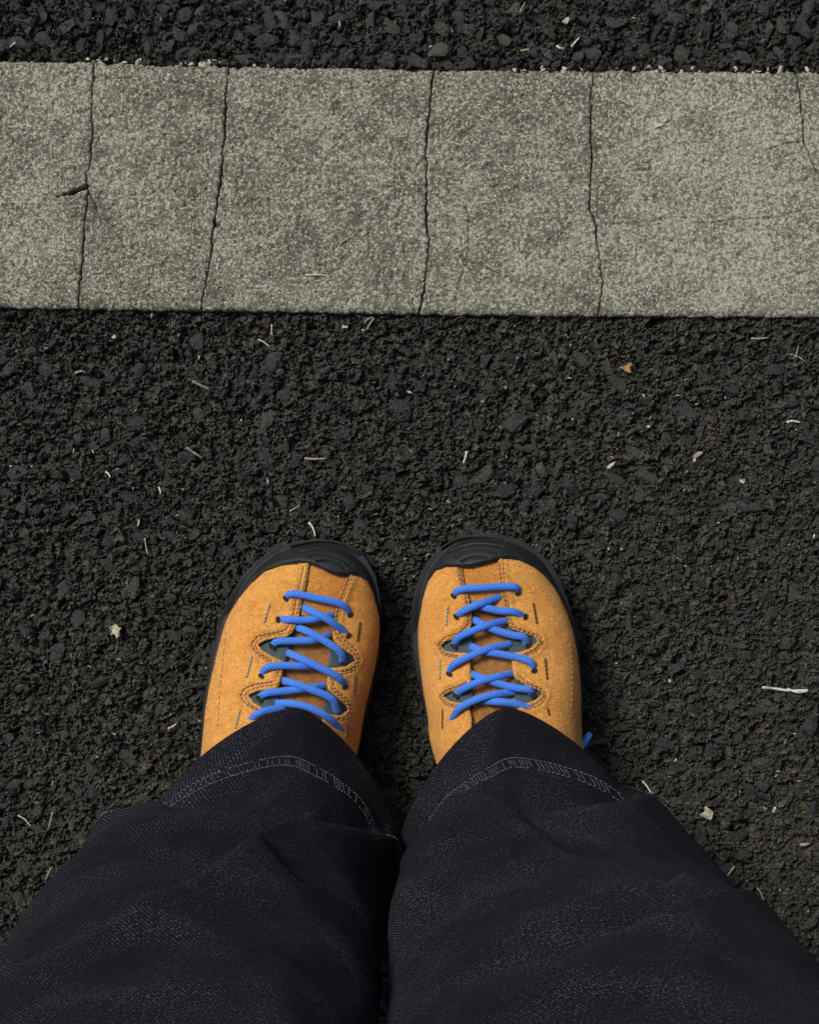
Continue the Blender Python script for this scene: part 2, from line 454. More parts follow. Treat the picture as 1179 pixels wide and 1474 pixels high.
for far, parent in ((False, asphalt_near), (True, asphalt_far)):
    VV, FF, TT = [], [], []; nv = 0
    for i, (fa, x, y, z, r, vis, sh, a, tx, ty) in enumerate(items):
        if fa != far: continue
        flat = .62 if not far else .72
        if i in single:
            o = link(bpy.data.objects.new('stone', stone_me[sh]), parent)
            o.location = (x, y, z); o.scale = (r, r, r*flat); o.rotation_euler = (tx, ty, a)
        else:
            V, F = (SHAPES_HI if vis else SHAPES)[sh]
            m = np.array(Euler((tx, ty, a)).to_matrix())
            W = (V*np.array((r, r, r*flat))) @ m.T + (x, y, z)
            VV.append(W); FF.append(F+nv); nv += len(V); TT.append(np.full(len(V), random.random()))
    o = obj_np('aggregate', np.concatenate(VV), np.concatenate(FF), M['agg'], parent, smooth=False, attr={'tint': np.concatenate(TT)})
    tag(o, kind='stuff')

# ------------------------------------------------------------------ concrete strip, split by its cracks into slabs
strip = empty('concrete_strip', (0, float((near_y(0)+far_y(0))/2), 0)); tag(strip, kind='structure')
CRACKS = [  # traced top to bottom (px)
    [(135, 88), (134, 115), (132, 150), (133, 190), (131, 225), (125, 250), (126, 272), (124, 300), (121, 335), (120, 370), (116, 400), (113, 447)],
    [(329, 96), (326, 130), (324, 180), (321, 235), (317, 265), (312, 300), (309, 320), (305, 350), (302, 380), (296, 410), (289, 450)],
    [(625, 100), (622, 130), (617, 170), (614, 220), (615, 260), (613, 300), (617, 350), (615, 390), (610, 425), (603, 454)],
    [(855, 101), (852, 130), (851, 170), (852, 220), (851, 270), (850, 300), (857, 325), (863, 360), (868, 410), (862, 457)],
    [(1147, 103), (1152, 130), (1156, 170), (1158, 205), (1168, 232), (1183, 255), (1200, 300), (1208, 360), (1215, 458)]]
def edge_noise(x, seed): return .0016*(fbm(x*160, x*0+.3, seed, 4)-.5)*2 + .0010*np.maximum(0, fbm(x*420, x*0+.7, seed+5, 2)-.55)*4
NV = 235
vv = np.linspace(0, 1, NV)
def crack_curve(pts, seed):
    P = np.array(pts, float); wx, wy = unproj(P[:, 0], P[:, 1], ZS)
    t = np.linspace(0, 1, len(wx)); s = np.concatenate([[0], np.cumsum(np.hypot(np.diff(wx), np.diff(wy)))]); s /= s[-1]
    x = np.interp(vv, s, wx)
    return x + .0011*(fbm(vv*42, vv*0+seed, seed, 4)-.5)*2
curves = [np.full(NV, -1.2)+.004*(fbm(vv*20, vv*0, 5)-.5)]
for xx, sd_ in ((-.86, 61), (-.55, 62)): curves.append(xx + .01*(fbm(vv*5, vv*0, sd_, 5)-.5)*2)
curves += [crack_curve(c, 71+i) for i, c in enumerate(CRACKS)]
for xx, sd_ in ((.62, 63), (.9, 64)): curves.append(xx + .01*(fbm(vv*5, vv*0, sd_, 5)-.5)*2)
curves.append(np.full(NV, 1.2))
HAIR = [([(655, 452), (656, 430), (662, 405), (672, 380), (675, 350), (674, 310), (671, 300)], .0008, .0008),
        ([(858, 325), (900, 322), (945, 318), (980, 312), (1010, 322), (1060, 316), (1115, 312)], .0006, .0005),
        ([(1157, 205), (1135, 207), (1115, 213), (1100, 217)], .0009, .0010),
        ([(127, 269), (112, 275), (100, 279), (84, 284)], .0013, .0022), ([(127, 269), (117, 273), (110, 276), (102, 279)], .0022, .0028),
        ([(126, 274), (134, 290), (141, 305)], .0011, .0014),
        ([(676, 376), (700, 384), (722, 396)], .0008, .0008),
        ([(309, 318), (311, 326), (315, 324)], .0020, .0030),
        ([(318, 240), (322, 262), (316, 270)], .0012, .0016)]
WEAR = [(945, 180, 38, .75), (1040, 330, 120, .55), (1130, 250, 90, .5), (1000, 130, 110, .35), (920, 380, 80, .35), (330, 365, 28, .55),
        (1090, 400, 90, .4), (835, 345, 28, .5), (760, 230, 40, .3), (60, 130, 60, .3), (225, 275, 30, .35), (690, 215, 30, .35), (30, 330, 60, .35),
        (500, 430, 60, .3), (130, 100, 50, .3), (1000, 250, 160, .45), (1080, 160, 90, .35), (760, 400, 70, .25)]
def polydist(X, Y, P):
    d = np.full(X.shape, 9.)
    for (x0, y0), (x1, y1) in zip(P[:-1], P[1:]):
        ex, ey = x1-x0, y1-y0; L = ex*ex+ey*ey
        t = np.clip(((X-x0)*ex+(Y-y0)*ey)/L, 0, 1)
        d = np.minimum(d, np.hypot(X-x0-t*ex, Y-y0-t*ey))
    return d
for i in range(len(curves)-1):
    xl, xr = curves[i], curves[i+1]
    gap = .0009 + .0005*fbm(vv*9, vv*0+i, 300+i, 2)
    gl = .00050*(.15 + 1.5*fbm(vv*8, vv*0+.5, 330+i, 3)); gr = .00050*(.15 + 1.5*fbm(vv*8, vv*0+.5, 331+i, 3))
    w = float(np.mean(xr-xl)); inview = (xl.min() < .32 and xr.max() > -.32)
    nu = max(12, int(w/(.00072 if inview else .004)))
    uu = np.linspace(0, 1, nu)
    A = (xl+gl)[:, None]; B = (xr-gr)[:, None]
    X = A + (B-A)*uu[None, :]
    yf = far_y(X) - edge_noise(X, 21); yn = near_y(X) + edge_noise(X, 27)*.7
    Y = yf + (yn-yf)*vv[:, None]
    Z = ZS + .0005*(fbm(X*420, Y*420, 401, 3)-.5)*2 + .0016*(fbm(X*18, Y*18, 402, 3)-.5)
    Z -= .0012*smooth01(.66, .80, fbm(X*330, Y*330, 403, 2))
    dl = X-A; dr = B-X; de = np.minimum(yf-Y, Y-yn)
    Z -= .0008*np.exp(-np.minimum(dl, dr)/.0005) + .0022*np.exp(-de/.0018)
    joint_dark = .35*np.exp(-np.minimum(dl, dr)/.0016)*fbm(X*90, Y*90, 411, 2) + .35*np.exp(-de/.004)*fbm(X*60, Y*60, 412, 2)  # colour darkens towards the cracks and the slab border
    wear = .5 + .6*(fbm(X*13, Y*13, 404, 4)-.5)
    if inview:
        for P, wd, dp in HAIR:
            wx, wy = unproj([p[0] for p in P], [p[1] for p in P], ZS)
            Q = resample(np.stack([wx, wy], 1), .004); Q = Q + .0006*(rng.random(Q.shape)-.5)*2
            d = np.maximum(0, polydist(X, Y, Q) + .0011*(fbm(X*420, Y*420, 77, 2)-.5))
            Z -= dp*1.5*np.exp(-(d/(wd*.52))**2)
            joint_dark = np.maximum(joint_dark, .8*np.exp(-(d/(wd*.5))**2))  # hairline grooves get the darker tone as well
        for px, py, r, a in WEAR:
            cx, cy = unproj(px, py, ZS); wear += a*np.exp(-((X-cx)**2+(Y-cy)**2)/(r*.00047)**2*1.2)*(.4+1.2*fbm(X*60, Y*60, 405, 3))
    nv, nuu = X.shape
    V = np.stack([X.ravel(), Y.ravel(), Z.ravel()], 1)
    idx = np.arange(nv*nuu).reshape(nv, nuu)
    F = np.stack([idx[:-1, :-1].ravel(), idx[1:, :-1].ravel(), idx[1:, 1:].ravel(), idx[:-1, 1:].ravel()], 1)
    loop = np.concatenate([idx[0, :-1], idx[:-1, -1], idx[-1, :0:-1], idx[:0:-1, 0]])
    V2 = V[loop].copy(); V2[:, 2] = -.028
    k = len(loop); nb = len(V)
    S = np.stack([loop, np.roll(loop, -1), nb+np.roll(np.arange(k), -1), nb+np.arange(k)], 1)
    wr = np.concatenate([wear.ravel(), wear.ravel()[loop]]); ms = np.concatenate([joint_dark.ravel(), np.full(k, .6)])
    o = obj_np('slab', np.vstack([V, V2]), np.vstack([F, S]), M['conc'], strip, attr={'wear': np.clip(wr, 0, 1.3), 'joint_dark': np.clip(ms, 0, 1)})
# dark soil at the bottom of the cracks
bed = obj_np('crack_soil', [(-1.2, far_y(0)-.01, -.009), (-1.2, near_y(0)+.01, -.009), (1.2, near_y(0)+.01, -.009), (1.2, far_y(0)-.01, -.009)], [(0, 1, 2, 3)],
    mat_plain('crack_soil', (.012, .011, .009), (.03, .027, .02), .95, 300), strip, smooth=False)

# concrete crumbs along the far edge of the strip and pale grit strewn over the asphalt
def bits(name, spots, mat, parent=None, flat=.6):
    VV, FF, nv = [], [], 0
    for (x, y, z, r, el) in spots:
        V, F = SHAPES[random.randrange(len(SHAPES))]
        m = np.array(Euler((random.gauss(0, .3), random.gauss(0, .3), random.uniform(0, 6.28))).to_matrix())
        W = (V*np.array((r*el, r, r*flat))) @ m.T + (x, y, z)
        VV.append(W); FF.append(F+nv); nv += len(V)
    return tag(obj_np(name, np.concatenate(VV), np.concatenate(FF), mat, parent, smooth=False), kind='stuff')
sp = []
for _ in range(120):
    x = random.uniform(-.6, .6) if random.random() < .3 else random.uniform(-.3, .3)
    if vnoise(np.array(x*22.), np.array(.5), 9) < .35: continue
    sp.append((x, float(far_y(x))+random.uniform(-.0006, .0035), ZS-.0022+random.uniform(-.0015, .001), random.uniform(.0008, .0026), random.uniform(.8, 1.05)))
M_crumb = mat_plain('concrete_crumb', (.20, .19, .15), (.5, .49, .42), .9, 500)
bits('concrete_crumbs', sp, M_crumb, strip)
sp = []
for _ in range(4200):
    x = random.uniform(-.45, .45); y = random.uniform(-.5, .46)
    if not (in_near(x, y, .003) or in_far(x, y, .003)): continue
    fa = y > .2
    z = float(mastic_height(np.array(x), np.array(y), fa)) + .0004
    sp.append((x, y, z, .00025 + .0010*random.random()**4, random.uniform(1, 2.2)))
tag(bits('grit', sp, M['grit']), 'tiny pale grit and mineral specks strewn over the dark asphalt')

# ------------------------------------------------------------------ shoes
def pip(P, x, y):
    """even-odd test of points against a list of loops"""
    ins = np.zeros(x.shape, bool)
    for L in P:
        x0, y0 = L[:, 0], L[:, 1]; x1, y1 = np.roll(x0, -1), np.roll(y0, -1)
        for a, b, c, d in zip(x0, y0, x1, y1):
            if b == d: continue
            m = ((b > y) != (d > y)) & (x < (c-a)*(y-b)/(d-b)+a); ins ^= m
    return ins
def cdt(loops, interior, g):
    """triangulate the region inside the loops (metres); returns points, triangles"""
    vs_, es = [], []
    for L in loops:
        n0 = len(vs_); vs_ += [tuple(p) for p in L]; es += [(n0+i, n0+(i+1) % len(L)) for i in range(len(L))]
    I = np.asarray(interior)
    I = I[pip(loops, I[:, 0], I[:, 1])]
    dmin = np.full(len(I), 9.)
    for L in loops: dmin = np.minimum(dmin, polydist(I[:, 0], I[:, 1], np.vstack([L, L[:1]])))
    I = I[dmin > g*.45]
    vs_ += [tuple(p) for p in I]
    v, e, f, *_ = geometry.delaunay_2d_cdt([Vector((p[0]*1000, p[1]*1000)) for p in vs_], es, [], 0, 1e-5)
    P = np.array([(p.x/1000, p.y/1000) for p in v]); T = np.array([t for t in f if len(t) == 3])
    c = P[T].mean(axis=1)
    T = T[pip(loops, c[:, 0], c[:, 1])]
    a = P[T]; ar = (a[:, 1, 0]-a[:, 0, 0])*(a[:, 2, 1]-a[:, 0, 1])-(a[:, 1, 1]-a[:, 0, 1])*(a[:, 2, 0]-a[:, 0, 0])
    T[ar < 0] = T[ar < 0][:, ::-1]
    return P, T
def bedges(T):
    E = np.concatenate([T[:, [0, 1]], T[:, [1, 2]], T[:, [2, 0]]])
    S = {}
    for a, b in E: S[(a, b)] = 1
    return np.array([(a, b) for (a, b) in S if (b, a) not in S])
def shell(P, Z, T, drop, minz=None):
    """surface plus a skirt hanging from its border"""
    V = np.column_stack([P, Z]); B = bedges(T)
    ids = np.unique(B); mp = {k: len(V)+i for i, k in enumerate(ids)}
    W = V[ids].copy(); W[:, 2] -= drop
    if minz is not None: W[:, 2] = np.maximum(W[:, 2], minz)
    S = []
    for a, b in B: S += [(b, a, mp[a]), (b, mp[a], mp[b])]
    return np.vstack([V, W]), np.vstack([T, np.array(S)])
def hexgrid(L, g):
    x0, y0 = L.min(axis=0); x1, y1 = L.max(axis=0)
    xs = np.arange(x0, x1+g, g); ys = np.arange(y0, y1+g, g*.87)
    X, Y = np.meshgrid(xs, ys); X[1::2] += g/2
    P = np.stack([X.ravel(), Y.ravel()], 1)
    return P + rng.normal(0, g*.05, P.shape)
def tube(pts, rx, rz, seg=12, n=None, cap=True):
    P = catmull(pts, n or max(8, 6*len(pts))); m = len(P)
    Tn = np.gradient(P, axis=0); Tn /= np.linalg.norm(Tn, axis=1)[:, None]
    up = np.array((0, 0, 1.)); V = []; UV = []
    s = np.concatenate([[0], np.cumsum(np.linalg.norm(np.diff(P, axis=0), axis=1))])
    rx = np.broadcast_to(rx, (m,)); rz = np.broadcast_to(rz, (m,))
    for i in range(m):
        sd_ = np.cross(Tn[i], up); ln = np.linalg.norm(sd_)
        sd_ = sd_/ln if ln > 1e-6 else np.array((1., 0, 0)); nn = np.cross(sd_, Tn[i])
        for k in range(seg):
            a = 2*math.pi*k/seg
            V.append(P[i] + sd_*rx[i]*math.cos(a) + nn*rz[i]*math.sin(a)); UV.append((s[i], k/seg*.0145))
    F = [(i*seg+k, i*seg+(k+1) % seg, (i+1)*seg+(k+1) % seg, (i+1)*seg+k) for i in range(m-1) for k in range(seg)]
    if cap:
        for base, e, rev in ((0, P[0], True), (m-1, P[-1], False)):
            V.append(e + (Tn[base] if not rev else -Tn[base])*rz[base]*.5); c = len(V)-1; UV.append((s[base], 0))
            for k in range(seg):
                a, b = base*seg+k, base*seg+(k+1) % seg
                F.append((b, a, c, c) if rev else (a, b, c, c))
    F = np.array(F)
    return np.array(V), F, np.array(UV)
def to_tris(F):
    A = F[:, [0, 1, 2]]; m = F[:, 2] != F[:, 3]
    return np.vstack([A, F[m][:, [0, 2, 3]]])

class Shoe:
    def __init__(s, zoom_origin, sole_z, suede_z, heel_px, toe_px, toe_c, heel_c):
        s.o = zoom_origin; k = .2714
        z2p = lambda L: [(zoom_origin[0]+a*k, zoom_origin[1]+b*k) for a, b in L]
        s.z2p = z2p
        ol = z2p(sole_z) + heel_px; P = np.array(ol); wx, wy = unproj(P[:, 0], P[:, 1], .014)
        s.sole = smooth_closed(np.stack([wx, wy], 1))
        ul = z2p(suede_z) + heel_px; P = np.array(ul); wx, wy = unproj(P[:, 0], P[:, 1], .034)
        s.upper = smooth_closed(np.stack([wx, wy], 1))
        s.toe = np.array(unproj(*toe_c, .02)); s.heel = np.array(unproj(*heel_c, .02))
        s.ax = (s.heel-s.toe); s.len = np.linalg.norm(s.ax); s.ax /= s.len
        s.loc = Vector((*(s.toe+s.ax*.14), 0))
    def H(s, P, outline=None, zb=.030, lift=0.):
        P = np.atleast_2d(P); O = s.upper if outline is None else outline
        v = (P-s.toe) @ s.ax; vc = np.clip(v, .048, s.len-.045)
        C = s.toe + vc[:, None]*s.ax
        D = P-C; r = np.linalg.norm(D, axis=1); D = D/np.maximum(r, 1e-9)[:, None]
        Rm = np.full(len(P), 1e-3)
        A = O; B = np.roll(O, -1, axis=0)
        for a, b in zip(A, B):
            e = b-a; den = D[:, 0]*e[1]-D[:, 1]*e[0]
            w = a-C
            with np.errstate(divide='ignore', invalid='ignore'):
                t = (w[:, 0]*e[1]-w[:, 1]*e[0])/den; u = (w[:, 0]*D[:, 1]-w[:, 1]*D[:, 0])/den
            ok = (np.abs(den) > 1e-12) & (u >= -1e-6) & (u <= 1+1e-6) & (t > 0)
            Rm = np.where(ok, np.maximum(Rm, t), Rm)
        d = np.clip(r/Rm, 0, 1)
        T = np.interp(vc, [.0, .048, .07, .09, .11, .14, .17, .2, .23, .28], [.055, .0575, .063, .071, .080, .091, .100, .102, .096, .088])
        return zb + (T+lift-zb)*(1-d**2.7)**(1/2.0), d
    def w(s, zl, z0=.07):
        """zoom-pixel points on the shoe's top -> world plan, allowing for the height there"""
        P = np.array(s.z2p(zl)); z = np.full(len(P), z0)
        for _ in range(6):
            x, y = unproj(P[:, 0], P[:, 1], z); z, d = s.H(np.stack([x, y], 1)); 
        return np.stack([x, y], 1)

def thread(name, S, poly, root, mat, pitch=.0030, ln=.0023, r=.00055, lift=.0013, parent=None):
    Q = resample(S.w(poly), pitch); VV, FF, nv = [], [], 0
    z, _ = S.H(Q)
    for i in range(len(Q)-1):
        a = Q[i]; b = a + (Q[i+1]-a)*(ln/pitch)
        za, zb = z[i], z[i]+(z[i+1]-z[i])*ln/pitch
        m_ = (a+b)/2
        V, F, _ = tube([(a[0], a[1], za+lift-.0009), (m_[0], m_[1], (za+zb)/2+lift), (b[0], b[1], zb+lift-.0009)], r, r, 6, 5)
        F = to_tris(F); VV.append(V); FF.append(F+nv); nv += len(V)
    o = obj_np(name, np.concatenate(VV), np.concatenate(FF), mat, root)
    return tag(o, kind='stuff')

def build_shoe(S, label, d):
    root = empty('shoe', S.loc); tag(root, label, 'shoe', 'pair of orange suede shoes')
    # sole
    O = resample(S.sole, .003, True); c = O.mean(axis=0); n = len(O)
    rings = [(0.0, .955, .003), (0.0, .985, .0), (.004, 1, 0), (.020, 1.0, 0), (.0265, .992, 0), (.029, .965, 0)]
    V = []; F = []
    for z, k, dz in rings: V.append(np.column_stack([c+(O-c)*k, np.full(n, z+dz)]))
    V.append(np.array([[c[0], c[1], .003]])); V.append(np.array([[c[0], c[1], .03]])); V = np.vstack(V)
    for r_ in range(len(rings)-1):
        for i in range(n):
            j = (i+1) % n; F.append((r_*n+i, r_*n+j, (r_+1)*n+j, (r_+1)*n+i))
    nr = len(rings)
    for i in range(n):
        j = (i+1) % n; F.append((j, i, nr*n, nr*n)); F.append(((nr-1)*n+i, (nr-1)*n+j, nr*n+1, nr*n+1))
    obj_np('sole', V, to_tris(np.array(F)), M['rubber'], root)
    # suede shell: outline minus the lacing slot with its almond-shaped notches
    g = .0017
    slot = resample(S.w(d['slot']), g, True)
    U = resample(S.upper, .0022, True)
    v_ = (U-S.toe) @ S.ax
    inter = [hexgrid(U, g)]
    vc = np.clip(v_, .048, S.len-.045); C = S.toe+vc[:, None]*S.ax
    for k in (.994, .98, .96, .93, .90, .87): inter.append(C+(U-C)*k)
    P, T = cdt([U, slot], np.vstack(inter), g)
    z, dd = S.H(P)
    z = z + .0005*(fbm(P[:, 0]*120, P[:, 1]*120, 5, 3)-.5)
    ds = polydist(P[:, 0], P[:, 1], np.vstack([slot, slot[:1]]))
    z += .0014*np.exp(-(ds/.0045)**2) - .0012*np.exp(-(ds/.0007)**2)       # rolled cut edge round the slot
    for a in d['seams']:
        Q = S.w(a); ds = polydist(P[:, 0], P[:, 1], resample(Q, .003)); z += -.0012*np.exp(-(ds/.0011)**2) + .0008*np.exp(-((ds-.0024)/.0011)**2)
    V, F = shell(P, z, T, .012, .016)
    # keep the slot border's skirt short
    obj_np('upper', V, F, M['suede'], root)
    # raised nap: short fibres standing off the suede
    a_, b_, c_ = V[F[:, 0]], V[F[:, 1]], V[F[:, 2]]; nn = np.cross(b_-a_, c_-a_); ar = np.linalg.norm(nn, axis=1)
    keep = (a_[:, 1] > -.14); pr = ar*keep; k = rng.choice(len(F), 36000, p=pr/pr.sum()); u, v2 = rng.random((2, 36000, 1)); fl = (u+v2) > 1; u = np.where(fl, 1-u, u); v2 = np.where(fl, 1-v2, v2)
    sm = np.full(len(k), 1.)
    pc = a_[k, :2]
    for a in d['seams']: sm = np.minimum(sm, polydist(pc[:, 0], pc[:, 1], resample(S.w(a), .004)))
    k = k[sm > .0016]; u = u[sm > .0016]; v2 = v2[sm > .0016]
    p = a_[k] + (b_-a_)[k]*u + (c_-a_)[k]*v2; nk = nn[k]/ar[k][:, None]
    dr = rng.normal(size=p.shape); dr -= nk*np.sum(dr*nk, axis=1)[:, None]; dr /= np.linalg.norm(dr, axis=1)[:, None]
    ln = rng.uniform(.0008, .0022, (len(p), 1)); tip = p + dr*ln + nk*rng.uniform(.0002, .0007, (len(p), 1)); sd_ = np.cross(dr, nk)*.00011
    NV_ = np.stack([p-sd_, p+sd_, tip], 1).reshape(-1, 3)
    tag(obj_np('nap', NV_, np.arange(len(NV_)).reshape(-1, 3), M['nap'], root, smooth=False), kind='stuff')
    # toe panel and tongue lie under the shell
    def under(name, poly, depth, mat, hole=None, par=root, rough=0., drop=.004):
        L = resample(S.w(poly), .0020, True); P, T = cdt([L], hexgrid(L, .002), .002)
        z, _ = S.H(P); z = z - depth + rough*(fbm(P[:, 0]*70, P[:, 1]*70, 8, 3)-.5)
        V, F = shell(P, z, T, drop)
        return obj_np(name, V, F, mat, par)
    under('toe_panel', d['panel'], .0013, M['suede_panel'])
    under('tongue', d['tongue'], .0052, M['tongue'], rough=.004)
    for w_ in d['webs']: under('webbing', w_, .0024, M['web'])
    # rubber toe cap with its moulded arcs
    cap = resample(np.vstack([np.array(unproj(*zip(*S.z2p(d['cap_out'])), .014)).T, S.w(d['cap_in'], .05)]), .0012, True)
    P, T = cdt([cap], np.vstack([hexgrid(cap, .0005)] + [S.toe+.048*S.ax+(S.sole-S.toe-.048*S.ax)*k for k in (.995, .985, .97)]), .0005)
    z, dd = S.H(P, S.sole, .012, .0045)
    zi, _ = S.H(P); vv_ = (P-S.toe) @ S.ax; z = np.maximum(z, zi+.0044) - .0075*smooth01(.030, .075, vv_)
    lin = polydist(P[:, 0], P[:, 1], S.w(d['cap_in'], .05)); z -= .0024*np.exp(-(lin/.0014)**2)
    for a in d['arcs']:
        ds = polydist(P[:, 0], P[:, 1], resample(catmull(S.w(a, .05), 40), .001)); z -= .0022*np.exp(-(ds/.00065)**2)
    V, F = shell(P, z, T, .012, .006)
    obj_np('toe_cap', V, F, M['rubber'], root)
    # stitching
    for a in d['seams']: thread('stitching', S, a, root, M['thread_tan'])
    for a in d['side_seams']: thread('side_stitching', S, a, root, M['thread_tan'], .0034, .002, .00036, .0007)
    for a, mt in d['bars']:
        thread('bar_stitch', S, a, root, M[mt], .0026, .0022, .00065, .0010)
    # laces, and dark discs that paint the shade of the holes they enter
    M_hole_shade = M['hole']
    for pts, over in d['laces']:
        Q = S.w(pts); z, _ = S.H(Q); m = len(Q); t = np.linspace(0, 1, m)
        h = .0022 + (.0030*np.sin(np.pi*np.clip(t, 0, 1)) if over == 1 else .0004*np.sin(np.pi*t))
        if over == 2: h = .0028 + 0*t
        ends = {1: (1, 1), 0: (1, 1), 2: (1, 1)}[over]
        h[0] -= .0048; h[-1] -= .0048
        V, F, UV = tube(np.column_stack([Q, z+h]), .00242, .0018, 14, 12*m)
        F = to_tris(F)
        obj_np('lace', V, F, M['lace'], root, uv=UV)
        for e_, n_ in ((0, 1), (-1, -2)):
            if over != 2 and e_ != d['outer'][over]: continue
            if pts[e_][1] > 950: continue                  # the last pair is under the hem
            dr = Q[e_]-Q[n_]; dr /= np.linalg.norm(dr); c_ = Q[e_] + dr*.0003
            th = np.linspace(0, 2*math.pi, 16, endpoint=False); pe = np.array((-dr[1], dr[0]))
            E = c_ + np.cos(th)[:, None]*dr*.0015 + np.sin(th)[:, None]*pe*.0022
            zz_, _ = S.H(E); zc_, _ = S.H(c_[None])
            Ve = np.vstack([np.column_stack([E, zz_+.0010]), [[c_[0], c_[1], zc_[0]+.0009]]])
            obj_np('eyelet_shade', Ve, np.array([(i, (i+1) % 16, 16) for i in range(16)]), M_hole_shade, root)
    return root

# ---- left shoe (coordinates read in an enlargement of the photograph)
left = Shoe((270, 750),
    [(72, 1200), (84, 1000), (110, 830), (148, 650), (190, 500), (248, 380), (308, 290), (380, 213), (470, 150), (580, 112), (700, 98), (800, 108),
     (880, 140), (950, 200), (1000, 290), (1022, 400), (1032, 550), (1022, 700), (998, 850), (965, 980), (912, 1200)],
    [(76, 1200), (97, 980), (131, 800), (186, 580), (232, 470), (300, 365), (350, 300), (410, 232), (490, 180), (590, 145), (700, 132), (790, 142),
     (865, 172), (925, 225), (972, 300), (998, 400), (1016, 500), (1016, 600), (1003, 720), (975, 850), (940, 1000), (905, 1200)],
    [(502, 1130), (484, 1220), (466, 1310), (430, 1368), (385, 1386), (342, 1372), (306, 1325), (288, 1245), (285, 1150)],
    None, (462, 776), (386, 1386))
right = Shoe((570, 750),
    [(186, 1200), (165, 1070), (132, 930), (100, 800), (82, 650), (80, 500), (98, 380), (130, 280), (180, 200), (250, 130), (330, 88), (430, 68), (540, 72),
     (640, 100), (730, 150), (800, 215), (860, 315), (905, 430), (948, 570), (973, 720), (985, 900), (990, 1120)],
    [(190, 1200), (170, 1040), (145, 890), (124, 720), (118, 580), (132, 440), (160, 330), (200, 240), (262, 165), (340, 122), (430, 103), (535, 107),
     (625, 134), (705, 180), (770, 245), (825, 325), (880, 420), (935, 565), (965, 715), (981, 900), (984, 1120)],
    [(846, 1120), (850, 1200), (840, 1290), (816, 1350), (780, 1376), (738, 1366), (704, 1320), (676, 1240), (650, 1160)],
    None, (692, 769), (780, 1376))

